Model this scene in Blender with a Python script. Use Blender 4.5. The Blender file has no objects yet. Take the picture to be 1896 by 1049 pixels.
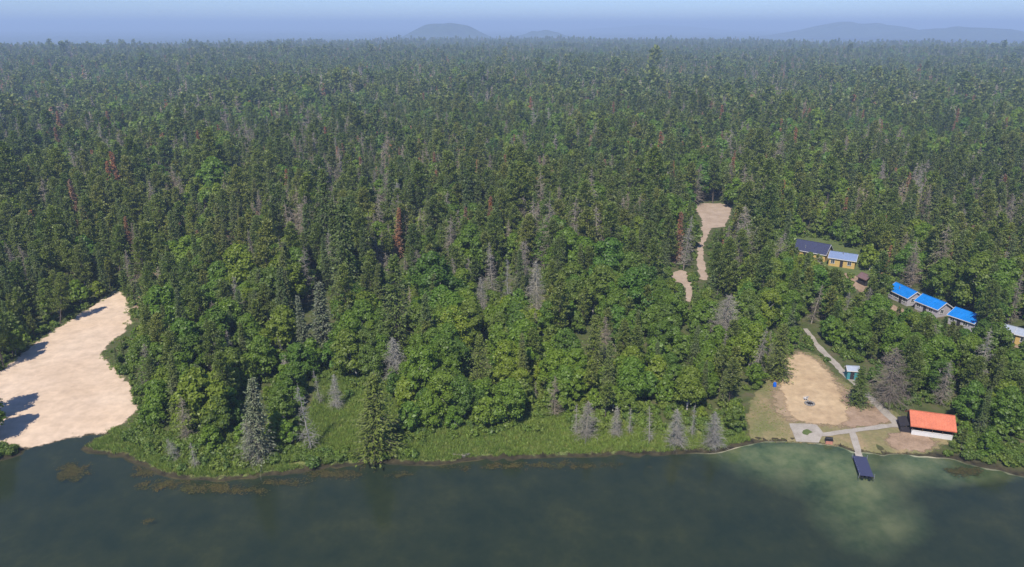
import bpy, math, random
import numpy as np
from mathutils import Vector, Matrix
from mathutils.geometry import delaunay_2d_cdt

SC = bpy.context.scene
COL = SC.collection
R = math.radians

# ------------------------------------------------------------------ camera
CAMZ = 72.0
F, CX, CY, HZ = 1354.0, 948.0, 524.5, 47.0          # measured off the photograph (1896 x 1049)
PITCH = math.atan((CY - HZ) / F)
cam_d = bpy.data.cameras.new('camera')
cam_d.sensor_width = 36.0
cam_d.lens = 36.0 * F / 1896.0
cam_d.clip_start, cam_d.clip_end = 0.5, 80000.0
cam = bpy.data.objects.new('camera', cam_d)
cam.location = (0, 0, CAMZ)
cam.rotation_euler = (math.pi / 2 - PITCH, 0, 0)
COL.objects.link(cam)
SC.camera = cam

# ------------------------------------------------------------------ world, sun, exposure
SUN_EL = R(52.0)
SUN_AZ = R(20.0)                       # direction the light travels: right and away from the camera
sun_vec = Vector((math.sin(SUN_AZ) * math.cos(SUN_EL), math.cos(SUN_AZ) * math.cos(SUN_EL), -math.sin(SUN_EL)))
world = bpy.data.worlds.new('World')
SC.world = world
world.use_nodes = True
wn, wl = world.node_tree.nodes, world.node_tree.links
wn.clear()
w_out = wn.new('ShaderNodeOutputWorld')
w_bg = wn.new('ShaderNodeBackground')
w_sky = wn.new('ShaderNodeTexSky')
w_sky.sky_type = 'NISHITA'
w_sky.sun_disc = False
w_sky.sun_elevation = SUN_EL
w_sky.sun_rotation = SUN_AZ + math.pi               # the sun stands behind the camera, to its left
w_sky.altitude = 300
w_sky.air_density = 1.0
w_sky.dust_density = 0.3
w_sky.ozone_density = 4.0
w_bg.inputs['Strength'].default_value = 0.092
w_tint = wn.new('ShaderNodeMix')
w_tint.data_type = 'RGBA'
w_tint.blend_type = 'MULTIPLY'
w_tint.inputs[0].default_value = 1.0
w_tint.inputs[7].default_value = (0.55, 0.68, 1.0, 1)     # smoky lavender-blue air
wl.new(w_sky.outputs[0], w_tint.inputs[6])
wl.new(w_tint.outputs[2], w_bg.inputs[0])
wl.new(w_bg.outputs[0], w_out.inputs[0])
sun_d = bpy.data.lights.new('sun', 'SUN')
sun_d.energy = 3.6
sun_d.angle = R(0.6)
sun_d.color = (1.0, 0.94, 0.83)
sun = bpy.data.objects.new('sun', sun_d)
sun.rotation_euler = sun_vec.to_track_quat('-Z', 'Y').to_euler()
sun.location = (-60, -60, 300)
COL.objects.link(sun)
SC.view_settings.view_transform = 'Standard'
SC.view_settings.look = 'None'
SC.view_settings.exposure = 0.78
SC.view_settings.gamma = 1.0
SC.view_settings.use_curve_mapping = False
SC.render.engine = 'CYCLES'
SC.cycles.use_denoising = True
SC.cycles.max_bounces = 8
SC.cycles.diffuse_bounces = 5
SC.cycles.transmission_bounces = 4
SC.cycles.transparent_max_bounces = 8
SC.cycles.volume_bounces = 0
SC.cycles.caustics_reflective = False
SC.cycles.caustics_refractive = False

# ------------------------------------------------------------------ measuring: photo pixel <-> ground point
cP, sP = math.cos(PITCH), math.sin(PITCH)


def W(px, py, z=0.0):
    dx, dy = (px - CX) / F, -(py - CY) / F
    d = (dx, cP + dy * sP, -sP + dy * cP)
    t = (z - CAMZ) / d[2]
    return (t * d[0], t * d[1], z)


def PX(x, y, z):
    z = z - CAMZ
    fw = y * cP - z * sP
    up = y * sP + z * cP
    return CX + F * x / fw, CY - F * up / fw


def height_for(px, py, top, z0):
    """height of an upright thing at ground pixel (px,py) whose tip shows at pixel row top"""
    x, y, _ = W(px, py, z0)
    lo, hi = 0.1, 60.0
    for _ in range(40):
        m = (lo + hi) / 2
        if PX(x, y, z0 + m)[1] > top:
            lo = m
        else:
            hi = m
    return lo


def in_poly(x, y, poly):
    """vectorised point in polygon"""
    x = np.asarray(x, float); y = np.asarray(y, float)
    inside = np.zeros(np.broadcast(x, y).shape, bool)
    n = len(poly)
    for i in range(n):
        x0, y0 = poly[i]; x1, y1 = poly[(i + 1) % n]
        if y0 == y1:
            continue
        c = ((y0 > y) != (y1 > y)) & (x < (x1 - x0) * (y - y0) / (y1 - y0) + x0)
        inside ^= c
    return inside


def vnoise(x, y, s, seed=0):
    """smooth value noise, 0..1, vectorised"""
    x = np.asarray(x, float) / s + seed * 17.13; y = np.asarray(y, float) / s + seed * 7.77
    xi, yi = np.floor(x), np.floor(y)
    fx, fy = x - xi, y - yi
    fx = fx * fx * (3 - 2 * fx); fy = fy * fy * (3 - 2 * fy)

    def h(a, b):
        v = np.sin(a * 127.1 + b * 311.7 + seed * 74.7) * 43758.5453
        return v - np.floor(v)
    return (h(xi, yi) * (1 - fx) + h(xi + 1, yi) * fx) * (1 - fy) + (h(xi, yi + 1) * (1 - fx) + h(xi + 1, yi + 1) * fx) * fy


# ------------------------------------------------------------------ node helpers
def new_mat(name):
    m = bpy.data.materials.new(name)
    m.use_nodes = True
    nt = m.node_tree
    nt.nodes.clear()
    out = nt.nodes.new('ShaderNodeOutputMaterial')
    return m, nt, out


def N(nt, typ, **kw):
    n = nt.nodes.new(typ)
    for k, v in kw.items():
        setattr(n, k, v)
    return n


def ramp(nt, fac, stops):
    r = N(nt, 'ShaderNodeValToRGB')
    e = r.color_ramp.elements
    while len(e) < len(stops):
        e.new(0.5)
    for i, (p, c) in enumerate(stops):
        e[i].position = p
        e[i].color = (*c, 1)
    nt.links.new(fac, r.inputs[0])
    return r.outputs[0]


def mixc(nt, fac, a, b, mode='MIX'):
    m = N(nt, 'ShaderNodeMix', data_type='RGBA', blend_type=mode)
    for sock, v in ((m.inputs[0], fac), (m.inputs[6], a), (m.inputs[7], b)):
        if hasattr(v, 'is_output'):
            nt.links.new(v, sock)
        elif isinstance(v, (int, float)):
            sock.default_value = v
        else:
            sock.default_value = (*v, 1)
    return m.outputs[2]


def noise(nt, scale, detail=4, rough=0.6, coord=None):
    t = N(nt, 'ShaderNodeTexNoise')
    t.inputs['Scale'].default_value = scale
    t.inputs['Detail'].default_value = detail
    t.inputs['Roughness'].default_value = rough
    if coord is None:
        g = N(nt, 'ShaderNodeNewGeometry')
        coord = g.outputs['Position']
    nt.links.new(coord, t.inputs['Vector'])
    return t.outputs['Fac']


def rough_mat(name, stops, scale, fine=None, roughness=0.95, bump=0.0, metallic=0.0, spec=0.2, fray=0.0):
    """matte surface: colours spread by noise over world position, finer grain multiplied in"""
    m, nt, out = new_mat(name)
    c = ramp(nt, noise(nt, scale, 6), stops)
    if fine:
        f = ramp(nt, noise(nt, fine, 3), [(0.3, (0.84, 0.84, 0.84)), (0.7, (1.12, 1.12, 1.12))])
        c = mixc(nt, 1.0, c, f, 'MULTIPLY')
    b = N(nt, 'ShaderNodeBsdfPrincipled')
    nt.links.new(c, b.inputs['Base Color'])
    b.inputs['Roughness'].default_value = roughness
    b.inputs['Metallic'].default_value = metallic
    b.inputs['Specular IOR Level'].default_value = spec
    if bump:
        bp = N(nt, 'ShaderNodeBump')
        bp.inputs['Strength'].default_value = bump
        bp.inputs['Distance'].default_value = 0.1
        nt.links.new(noise(nt, fine or scale * 5, 4), bp.inputs['Height'])
        nt.links.new(bp.outputs[0], b.inputs['Normal'])
    if fray:
        # the sheet thins out in patches over its last metres
        at = N(nt, 'ShaderNodeAttribute', attribute_name='edge')
        ma = N(nt, 'ShaderNodeMath', operation='MULTIPLY_ADD')
        nt.links.new(at.outputs['Fac'], ma.inputs[0]); ma.inputs[1].default_value = 1.0 / fray
        nt.links.new(noise(nt, 0.9, 6, 0.7), ma.inputs[2])
        f = ramp(nt, ma.outputs[0], [(0.58, (0, 0, 0)), (0.8, (1, 1, 1))])
        tp = N(nt, 'ShaderNodeBsdfTransparent')
        mx = N(nt, 'ShaderNodeMixShader')
        nt.links.new(f, mx.inputs[0]); nt.links.new(tp.outputs[0], mx.inputs[1]); nt.links.new(b.outputs[0], mx.inputs[2])
        nt.links.new(mx.outputs[0], out.inputs[0])
        return m
    nt.links.new(b.outputs[0], out.inputs[0])
    return m


def leaf_mat(name, tones, leafvar=0.35, transl=0.3, weather=None):
    """foliage: each tree takes one of the tones, each leaf card varies around it"""
    m, nt, out = new_mat(name)
    oi = N(nt, 'ShaderNodeObjectInfo')
    g = N(nt, 'ShaderNodeNewGeometry')
    k = len(tones)
    base = ramp(nt, oi.outputs['Random'], [(i / (k - 1), t) for i, t in enumerate(tones)])
    lv = ramp(nt, g.outputs['Random Per Island'], [(0, (1 - leafvar,) * 3), (1, (1 + leafvar, 1 + leafvar, 1 + leafvar * 0.4))])
    c = mixc(nt, 1.0, base, lv, 'MULTIPLY')
    if weather:
        wc, amount, sc = weather
        f = ramp(nt, noise(nt, sc, 3), [(0.45, (0, 0, 0)), (0.68, (amount,) * 3)])
        c = mixc(nt, f, c, wc)
    # stands differ in tone from place to place
    st = noise(nt, 0.011, 4, 0.65, oi.outputs['Location'])
    c = mixc(nt, 1.0, c, ramp(nt, st, [(0.34, (0.86, 0.9, 0.92)), (0.5, (1.05, 1.05, 1.0)), (0.66, (1.3, 1.22, 1.0))]), 'MULTIPLY')
    d = N(nt, 'ShaderNodeBsdfDiffuse')
    t = N(nt, 'ShaderNodeBsdfTranslucent')
    mx = N(nt, 'ShaderNodeMixShader')
    mx.inputs[0].default_value = transl
    nt.links.new(c, d.inputs[0])
    nt.links.new(mixc(nt, 1.0, c, (1.1, 1.25, 0.6), 'MULTIPLY'), t.inputs[0])
    nt.links.new(d.outputs[0], mx.inputs[1])
    nt.links.new(t.outputs[0], mx.inputs[2])
    gl = N(nt, 'ShaderNodeBsdfGlossy')
    gl.inputs['Roughness'].default_value = 0.5
    gl.inputs[0].default_value = (1, 1, 1, 1)
    m2 = N(nt, 'ShaderNodeMixShader')
    m2.inputs[0].default_value = 0.02
    nt.links.new(mx.outputs[0], m2.inputs[1])
    nt.links.new(gl.outputs[0], m2.inputs[2])
    nt.links.new(m2.outputs[0], out.inputs[0])
    return m


def plain(name, col, rough=0.6, metallic=0.0, var=0.12, scale=3.0, spec=0.3):
    lo = tuple(c * (1 - var) for c in col); hi = tuple(min(1, c * (1 + var)) for c in col)
    return rough_mat(name, [(0.3, lo), (0.7, hi)], scale, scale * 7, rough, 0.0, metallic, spec)


M = {}
M['broad'] = leaf_mat('broadleaf_leaves', [(0.123, 0.198, 0.025), (0.171, 0.256, 0.026), (0.116, 0.219, 0.032), (0.218, 0.276, 0.029), (0.136, 0.193, 0.037), (0.156, 0.243, 0.026), (0.096, 0.174, 0.029)], 0.22, 0.5)
M['spruce'] = leaf_mat('spruce_needles', [(0.101, 0.147, 0.041), (0.136, 0.182, 0.046), (0.118, 0.170, 0.052), (0.162, 0.188, 0.050), (0.103, 0.158, 0.037)], 0.22, 0.36, ((0.2, 0.19, 0.15), 0.4, 0.45))
M['grey_spruce'] = leaf_mat('grey_spruce_needles', [(0.125, 0.149, 0.090), (0.149, 0.175, 0.113)], 0.4, 0.15, ((0.2, 0.19, 0.165), 0.6, 0.5))
M['pine'] = leaf_mat('pine_needles', [(0.132, 0.180, 0.037), (0.172, 0.211, 0.041), (0.116, 0.173, 0.037), (0.197, 0.213, 0.047), (0.139, 0.191, 0.034)], 0.22, 0.36, ((0.19, 0.175, 0.13), 0.3, 0.5))
M['red'] = leaf_mat('rusty_needles', [(0.308, 0.120, 0.053), (0.347, 0.155, 0.085), (0.257, 0.135, 0.081)], 0.3, 0.2, ((0.23, 0.2, 0.17), 0.7, 0.5))
M['deadwood'] = leaf_mat('dead_grey_wood', [(0.213, 0.180, 0.155), (0.274, 0.240, 0.216), (0.231, 0.188, 0.159), (0.341, 0.304, 0.276)], 0.2, 0.0)
M['silverwood'] = leaf_mat('silvery_dead_wood', [(0.252, 0.235, 0.221), (0.322, 0.304, 0.289)], 0.2, 0.0)
M['bark'] = rough_mat('brown_grey_bark', [(0.3, (0.07, 0.055, 0.045)), (0.7, (0.17, 0.14, 0.12))], 2.0, 9.0)
M['birch'] = rough_mat('pale_birch_bark', [(0.4, (0.3, 0.28, 0.25)), (0.55, (0.5, 0.48, 0.44))], 1.5, 6.0)
M['shrub'] = leaf_mat('shrub_leaves', [(0.095, 0.150, 0.031), (0.133, 0.195, 0.032), (0.157, 0.205, 0.038), (0.104, 0.170, 0.041)], 0.3, 0.35)
M['sedge'] = leaf_mat('sedge_blades', [(0.141, 0.215, 0.045), (0.202, 0.261, 0.063), (0.177, 0.261, 0.054), (0.236, 0.261, 0.080)], 0.3, 0.3)
M['lily'] = leaf_mat('floating_weed', [(0.040, 0.040, 0.017), (0.068, 0.054, 0.022), (0.052, 0.054, 0.021)], 0.4, 0.05)
M['sand'] = rough_mat('pale_sand', [(0.25, (0.52, 0.385, 0.265)), (0.5, (0.56, 0.425, 0.305)), (0.75, (0.59, 0.46, 0.34))], 0.06, 0.5, 1.0, 0.0, fray=1.8)
M['court'] = rough_mat('yellow_sand', [(0.3, (0.35, 0.245, 0.145)), (0.5, (0.43, 0.31, 0.185)), (0.7, (0.5, 0.37, 0.225))], 0.25, 0.8, 1.0, 0.1, fray=2.6)
M['dirt'] = rough_mat('bare_dirt', [(0.3, (0.22, 0.15, 0.095)), (0.55, (0.31, 0.215, 0.145)), (0.75, (0.39, 0.28, 0.2))], 0.5, 3.0, 1.0, 0.3, fray=2.2)
M['worn'] = rough_mat('worn_sandy_ground', [(0.3, (0.24, 0.18, 0.1)), (0.55, (0.32, 0.23, 0.145)), (0.75, (0.37, 0.275, 0.185))], 0.3, 1.5, 1.0, 0.2, fray=7.0)
M['gravel'] = rough_mat('gravel_road', [(0.3, (0.3, 0.225, 0.165)), (0.7, (0.42, 0.325, 0.25))], 0.3, 3.0, 1.0, 0.3, fray=0.7)
M['lawn'] = rough_mat('worn_lawn', [(0.3, (0.13, 0.14, 0.05)), (0.5, (0.2, 0.17, 0.08)), (0.68, (0.28, 0.205, 0.115))], 0.22, 2.0, 1.0, 0.3, fray=2.6)
M['marsh'] = rough_mat('marsh_turf', [(0.25, (0.12, 0.155, 0.045)), (0.5, (0.155, 0.18, 0.055)), (0.75, (0.2, 0.185, 0.075))], 0.22, 3.0, 1.0, 0.5, fray=3.2)
M['turf'] = rough_mat('green_turf', [(0.3, (0.06, 0.09, 0.026)), (0.7, (0.11, 0.135, 0.042))], 0.4, 3.0)
M['yard_turf'] = rough_mat('rough_yard_turf', [(0.3, (0.065, 0.1, 0.026)), (0.7, (0.12, 0.14, 0.045))], 0.3, 2.0, fray=6.0)
M['concrete'] = rough_mat('pale_concrete', [(0.3, (0.27, 0.235, 0.195)), (0.7, (0.37, 0.33, 0.28))], 0.7, 5.0)
M['plank'] = rough_mat('weathered_plank', [(0.3, (0.3, 0.26, 0.21)), (0.7, (0.44, 0.39, 0.33))], 1.2, 8.0)
M['dock'] = plain('navy_decking', (0.045, 0.05, 0.1), 0.7)
M['orange'] = plain('orange_metal_roof', (0.52, 0.15, 0.08), 0.45, 0.0, 0.14, 0.7)
M['blue'] = plain('bright_blue_metal_roof', (0.008, 0.17, 0.52), 0.4, 0.0, 0.14, 0.7)
M['navy'] = plain('navy_shingle', (0.035, 0.04, 0.085), 0.8, 0.0, 0.15, 2.0)
M['paleblue'] = plain('pale_blue_metal_roof', (0.2, 0.26, 0.4), 0.4, 0.2, 0.08, 1.2)
M['silver'] = plain('silver_metal_roof', (0.4, 0.44, 0.5), 0.35, 0.3, 0.08, 1.2)
M['maroon'] = plain('brown_red_shingle', (0.16, 0.095, 0.095), 0.9)
M['white'] = plain('white_paint', (0.6, 0.58, 0.56), 0.6, 0, 0.06)
M['yellow'] = plain('yellow_siding', (0.5, 0.34, 0.12), 0.7, 0, 0.08)
M['teal'] = plain('teal_siding', (0.05, 0.22, 0.24), 0.7, 0, 0.1)
M['lavender'] = plain('grey_white_siding', (0.4, 0.37, 0.39), 0.7, 0, 0.08)
M['darkwood'] = plain('dark_stained_wood', (0.03, 0.026, 0.03), 0.8, 0, 0.2)
M['brownwood'] = plain('brown_wood', (0.12, 0.07, 0.045), 0.8, 0, 0.2)
M['glass'] = plain('window_glass', (0.03, 0.04, 0.05), 0.08, 0, 0.02, 1.0, 0.6)
M['brick'] = plain('pinkish_brick', (0.45, 0.2, 0.14), 0.9)
M['iron'] = plain('black_iron', (0.015, 0.015, 0.017), 0.5)
M['stone'] = plain('grey_stone', (0.2, 0.185, 0.17), 0.9, 0, 0.3)
M['bluepl'] = plain('blue_plastic', (0.01, 0.12, 0.55), 0.4)
M['steel'] = plain('galvanised_steel', (0.45, 0.46, 0.48), 0.4, 0.7)

# ------------------------------------------------------------------ object helpers
def mesh_arrays(name, verts, quads, mats, tris=None, midx=None, smooth=False):
    me = bpy.data.meshes.new(name)
    verts = np.asarray(verts, np.float32).reshape(-1, 3)
    quads = np.asarray(quads if quads is not None else [], np.int32).reshape(-1, 4)
    tris = np.asarray(tris if tris is not None else [], np.int32).reshape(-1, 3)
    me.vertices.add(len(verts))
    me.vertices.foreach_set('co', verts.ravel())
    nl = quads.size + tris.size
    me.loops.add(nl)
    me.loops.foreach_set('vertex_index', np.concatenate([quads.ravel(), tris.ravel()]))
    npol = len(quads) + len(tris)
    me.polygons.add(npol)
    starts = np.concatenate([np.arange(len(quads)) * 4, quads.size + np.arange(len(tris)) * 3]).astype(np.int32)
    me.polygons.foreach_set('loop_start', starts)
    if midx is not None:
        me.polygons.foreach_set('material_index', np.asarray(midx, np.int32))
    if smooth:
        me.polygons.foreach_set('use_smooth', np.ones(npol, bool))
    for m in mats:
        me.materials.append(m)
    me.update(calc_edges=True)
    me.validate()
    return me


def obj(name, me, parent=None, loc=None, rot=None):
    o = bpy.data.objects.new(name, me)
    COL.objects.link(o)
    if loc is not None:
        o.location = loc
    if rot is not None:
        o.rotation_euler = rot
    if parent is not None:
        o.parent = parent
    return o


def tag(o, label=None, cat=None, group=None, kind=None):
    if label: o['label'] = label
    if cat: o['category'] = cat
    if group: o['group'] = group
    if kind: o['kind'] = kind
    return o


def thing(name, label, cat, loc=(0, 0, 0), rz=0.0, group=None):
    o = obj(name, None, None, loc, (0, 0, rz))
    o.empty_display_size = 0.3
    return tag(o, label, cat, group)


class MB:
    """collects boxes, tubes and prisms into one mesh"""
    def __init__(s):
        s.v = []; s.f = []

    def add(s, verts, faces):
        k = len(s.v)
        s.v += [tuple(p) for p in verts]
        s.f += [tuple(i + k for i in f) for f in faces]
        return s

    def box(s, x0, x1, y0, y1, z0, z1):
        return s.add([(x0, y0, z0), (x1, y0, z0), (x1, y1, z0), (x0, y1, z0), (x0, y0, z1), (x1, y0, z1), (x1, y1, z1), (x0, y1, z1)],
                     [(3, 2, 1, 0), (4, 5, 6, 7), (0, 1, 5, 4), (1, 2, 6, 5), (2, 3, 7, 6), (3, 0, 4, 7)])

    def slab(s, pts, th):
        """thick sheet: outline pts (top face, counter-clockwise), extruded down by th"""
        n = len(pts)
        bot = [(p[0], p[1], p[2] - th) for p in pts]
        return s.add(list(pts) + bot, [tuple(range(n)), tuple(range(2 * n - 1, n - 1, -1))] + [(i, n + i, n + (i + 1) % n, (i + 1) % n) for i in range(n)])

    def tube(s, pts, radii, seg=7, cap=True):
        pts = [Vector(p) for p in pts]
        ring = []
        for i, p in enumerate(pts):
            d = (pts[min(i + 1, len(pts) - 1)] - pts[max(i - 1, 0)]).normalized()
            a = d.orthogonal().normalized(); b = d.cross(a)
            ring.append([p + (a * math.cos(2 * math.pi * k / seg) + b * math.sin(2 * math.pi * k / seg)) * radii[i] for k in range(seg)])
        vs = [q for r in ring for q in r]
        fs = []
        for i in range(len(pts) - 1):
            for k in range(seg):
                fs.append((i * seg + k, i * seg + (k + 1) % seg, (i + 1) * seg + (k + 1) % seg, (i + 1) * seg + k))
        if cap:
            fs.append(tuple(range(seg - 1, -1, -1)))
            fs.append(tuple((len(pts) - 1) * seg + k for k in range(seg)))
        return s.add(vs, fs)

    def mesh(s, name, mat, smooth=False):
        me = bpy.data.meshes.new(name)
        me.from_pydata(s.v, [], s.f)
        me.materials.append(mat)
        if smooth:
            me.polygons.foreach_set('use_smooth', np.ones(len(me.polygons), bool))
        me.update()
        return me

    def build(s, name, mat, parent=None, loc=None, rot=None, smooth=False):
        return obj(name, s.mesh(name, mat, smooth), parent, loc, rot)


# ------------------------------------------------------------------ terrain
SHORE_PX = [(-700, 905), (-250, 880), (0, 853), (38, 842), (48, 829), (90, 820), (135, 809), (185, 802), (198, 806), (168, 818), (152, 831), (178, 840), (222, 845), (255, 858),
            (292, 876), (330, 886), (372, 891), (430, 889), (500, 880), (560, 873), (610, 866), (660, 861), (715, 856), (765, 862), (812, 862), (870, 853),
            (950, 849), (1050, 846), (1150, 843), (1250, 841), (1330, 838), (1372, 826), (1430, 817), (1500, 820), (1555, 827), (1585, 838), (1615, 839),
            (1660, 840), (1720, 845), (1770, 851), (1812, 864), (1850, 873), (1896, 880), (2150, 905), (2700, 925)]
_sh = np.array([W(a, b)[:2] for a, b in SHORE_PX])
_rng = np.random.default_rng(5)
# roughen the shoreline
_fine = []
for i in range(len(_sh) - 1):
    n = max(1, int(np.linalg.norm(_sh[i + 1] - _sh[i]) / 1.4))
    for k in range(n):
        p = _sh[i] + (_sh[i + 1] - _sh[i]) * k / n
        _fine.append(p + (_rng.normal(0, 0.28, 2) if abs(p[0]) < 140 else 0))
_fine.append(_sh[-1])
SHORE = np.array(_fine)
LAND_POLY = [tuple(p) for p in SHORE] + [(40000, 85), (40000, 90000), (-40000, 90000), (-40000, 100)]


def shore_d(x, y):
    """distance to the shoreline, positive on land"""
    x = np.asarray(x, float); y = np.asarray(y, float)
    shp = x.shape
    x = x.ravel(); y = y.ravel()
    best = np.full(x.shape, 1e9)
    A, B = SHORE[:-1], SHORE[1:]
    for (ax, ay), (bx, by) in zip(A, B):
        dx, dy = bx - ax, by - ay
        t = np.clip(((x - ax) * dx + (y - ay) * dy) / (dx * dx + dy * dy + 1e-9), 0, 1)
        best = np.minimum(best, (x - ax - t * dx) ** 2 + (y - ay - t * dy) ** 2)
    d = np.sqrt(best)
    s = np.where(in_poly(x, y, LAND_POLY), 1.0, -1.0)
    return (d * s).reshape(shp)


BUMP = W(285, 520)


def sstep(a, b, t):
    t = np.clip((t - a) / (b - a), 0, 1)
    return t * t * (3 - 2 * t)


def ground_z(x, y, d=None):
    x = np.asarray(x, float); y = np.asarray(y, float)
    if d is None:
        d = shore_d(x, y)
    land = 0.8 * (1 - np.exp(-np.maximum(d, 0) / 3.5)) + 0.05 * np.clip(d, 0, 1)
    bed = -np.clip(-d * 0.09, 0, 3.0)
    z = np.where(d > 0, land, bed)
    r = np.hypot(x, y)
    z = z + 2.4 * np.exp(-((x - BUMP[0]) ** 2 + (y - BUMP[1]) ** 2) / 160.0)
    z = z + sstep(300, 900, r) * (vnoise(x, y, 330, 3) - 0.5) * 11
    z = z + sstep(900, 2500, r) * (vnoise(x, y, 900, 4) - 0.45) * 16
    # the forested plateau falls away at its far rim
    rim = rim_r(x, y)
    z = z - 50 * sstep(0, 900, r - rim - 100) + 22 * sstep(6000, 16000, r)
    return z


def rim_r(x, y):
    a = np.arctan2(x, np.maximum(y, 1))
    return 3300 + 500 * np.exp(-(a / 0.22) ** 2) - 700 * sstep(-0.1, -0.6, a) + 350 * (vnoise(a * 1000, a * 0, 160, 9) - 0.5)


def graded(lo, hi, a, b, step, grow):
    c = list(np.arange(a, b + step, step))
    s = step
    while c[-1] < hi:
        s *= grow; c.append(min(hi, c[-1] + s))
    s = step
    while c[0] > lo:
        s *= grow; c.insert(0, max(lo, c[0] - s))
    return np.array(c)


gx = graded(-20000, 20000, -150, 150, 1.5, 1.09)
gy = graded(-500, 26000, 84, 250, 1.3, 1.06)
GX, GY = np.meshgrid(gx, gy)
GD = shore_d(GX, GY)
GZ = ground_z(GX, GY, GD)
nx, ny = len(gx), len(gy)
idx = np.arange(nx * ny).reshape(ny, nx)
gq = np.stack([idx[:-1, :-1], idx[:-1, 1:], idx[1:, 1:], idx[1:, :-1]], -1).reshape(-1, 4)

m, nt, out = new_mat('forest_floor_and_lake_bed')
at = N(nt, 'ShaderNodeAttribute', attribute_name='sandy_bed')
ad = N(nt, 'ShaderNodeAttribute', attribute_name='shore_distance')
floor = ramp(nt, noise(nt, 0.35, 6), [(0.3, (0.045, 0.056, 0.02)), (0.5, (0.075, 0.09, 0.03)), (0.7, (0.11, 0.092, 0.055))])
far = ramp(nt, noise(nt, 0.02, 8, 0.75), [(0.3, (0.025, 0.04, 0.018)), (0.7, (0.06, 0.085, 0.03))])
g = N(nt, 'ShaderNodeNewGeometry')
ln = N(nt, 'ShaderNodeVectorMath', operation='LENGTH')
nt.links.new(g.outputs['Position'], ln.inputs[0])
mr = N(nt, 'ShaderNodeMapRange')
mr.inputs[1].default_value = 500; mr.inputs[2].default_value = 1500
nt.links.new(ln.outputs['Value'], mr.inputs[0])
landc = mixc(nt, mr.outputs[0], floor, far)
silt = ramp(nt, noise(nt, 0.12, 7, 0.7), [(0.35, (0.022, 0.026, 0.016)), (0.55, (0.05, 0.046, 0.022)), (0.7, (0.095, 0.075, 0.032))])
sandb = ramp(nt, noise(nt, 0.16, 6, 0.65), [(0.33, (0.09, 0.13, 0.07)), (0.46, (0.26, 0.28, 0.17)), (0.65, (0.5, 0.43, 0.31))])
sm = N(nt, 'ShaderNodeMath', operation='ADD')
sn = N(nt, 'ShaderNodeMath', operation='MULTIPLY_ADD')
nt.links.new(noise(nt, 0.13, 5), sn.inputs[0]); sn.inputs[1].default_value = 0.55; sn.inputs[2].default_value = -0.28
nt.links.new(at.outputs['Fac'], sm.inputs[0]); nt.links.new(sn.outputs[0], sm.inputs[1])
sfac = ramp(nt, sm.outputs[0], [(0.2, (0, 0, 0)), (0.95, (1, 1, 1))])
bedc = mixc(nt, sfac, silt, sandb)
# wet dark mud just at the waterline
mud = ramp(nt, noise(nt, 0.8, 5), [(0.35, (0.022, 0.02, 0.014)), (0.7, (0.075, 0.062, 0.034))])
mm = N(nt, 'ShaderNodeMapRange'); mm.inputs[1].default_value = 0.8; mm.inputs[2].default_value = 2.6
nt.links.new(ad.outputs['Fac'], mm.inputs[0])
landc = mixc(nt, mm.outputs[0], mud, landc)
isl = N(nt, 'ShaderNodeMath', operation='GREATER_THAN'); isl.inputs[1].default_value = 0.0
nt.links.new(ad.outputs['Fac'], isl.inputs[0])
allc = mixc(nt, isl.outputs[0], bedc, landc)
bs = N(nt, 'ShaderNodeBsdfPrincipled')
bs.inputs['Roughness'].default_value = 1.0
bs.inputs['Specular IOR Level'].default_value = 0.1
nt.links.new(allc, bs.inputs['Base Color'])
nt.links.new(bs.outputs[0], out.inputs[0])
M['ground'] = m

gme = mesh_arrays('ground', np.stack([GX, GY, GZ], -1).reshape(-1, 3), gq, [m], smooth=True)
BED_C = [(1400, 838, 70, 24, 0.95), (1470, 845, 110, 36, 1.0), (1550, 860, 100, 46, 1.0), (1590, 900, 90, 60, 0.85), (1690, 858, 90, 28, 0.9), (1640, 960, 90, 50, 0.62), (1440, 835, 120, 22, 1.0), (1790, 876, 90, 18, 0.8)]
gpx, gpy = PX(GX, np.maximum(GY, 30), 0 * GX)
bed = np.zeros(GX.shape)
for (a, b, ra, rb, wt_) in BED_C:
    bed = np.maximum(bed, wt_ * np.exp(-0.8 * (((gpx - a) / ra) ** 2 + ((gpy - b) / rb) ** 2)))
a1 = gme.attributes.new('sandy_bed', 'FLOAT', 'POINT'); a1.data.foreach_set('value', bed.ravel().astype(np.float32))
a2 = gme.attributes.new('shore_distance', 'FLOAT', 'POINT'); a2.data.foreach_set('value', np.clip(GD, -60, 60).ravel().astype(np.float32))
tag(obj('ground', gme), kind='structure')

# lake
m, nt, out = new_mat('lake_water')
bp = N(nt, 'ShaderNodeBump'); bp.inputs['Strength'].default_value = 0.35; bp.inputs['Distance'].default_value = 0.05
nt.links.new(noise(nt, 1.1, 5, 0.6), bp.inputs['Height'])
fr = N(nt, 'ShaderNodeFresnel'); fr.inputs[0].default_value = 1.33
nt.links.new(bp.outputs[0], fr.inputs['Normal'])
gl = N(nt, 'ShaderNodeBsdfGlossy'); gl.inputs['Roughness'].default_value = 0.12
nt.links.new(bp.outputs[0], gl.inputs['Normal'])
tr = N(nt, 'ShaderNodeBsdfTransparent'); tr.inputs[0].default_value = (0.76, 0.86, 0.7, 1)
df = N(nt, 'ShaderNodeBsdfDiffuse'); df.inputs[0].default_value = (0.034, 0.056, 0.042, 1)
mb = N(nt, 'ShaderNodeMixShader'); mb.inputs[0].default_value = 0.3
nt.links.new(tr.outputs[0], mb.inputs[1]); nt.links.new(df.outputs[0], mb.inputs[2])
mo = N(nt, 'ShaderNodeMixShader')
nt.links.new(fr.outputs[0], mo.inputs[0]); nt.links.new(mb.outputs[0], mo.inputs[1]); nt.links.new(gl.outputs[0], mo.inputs[2])
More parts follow.
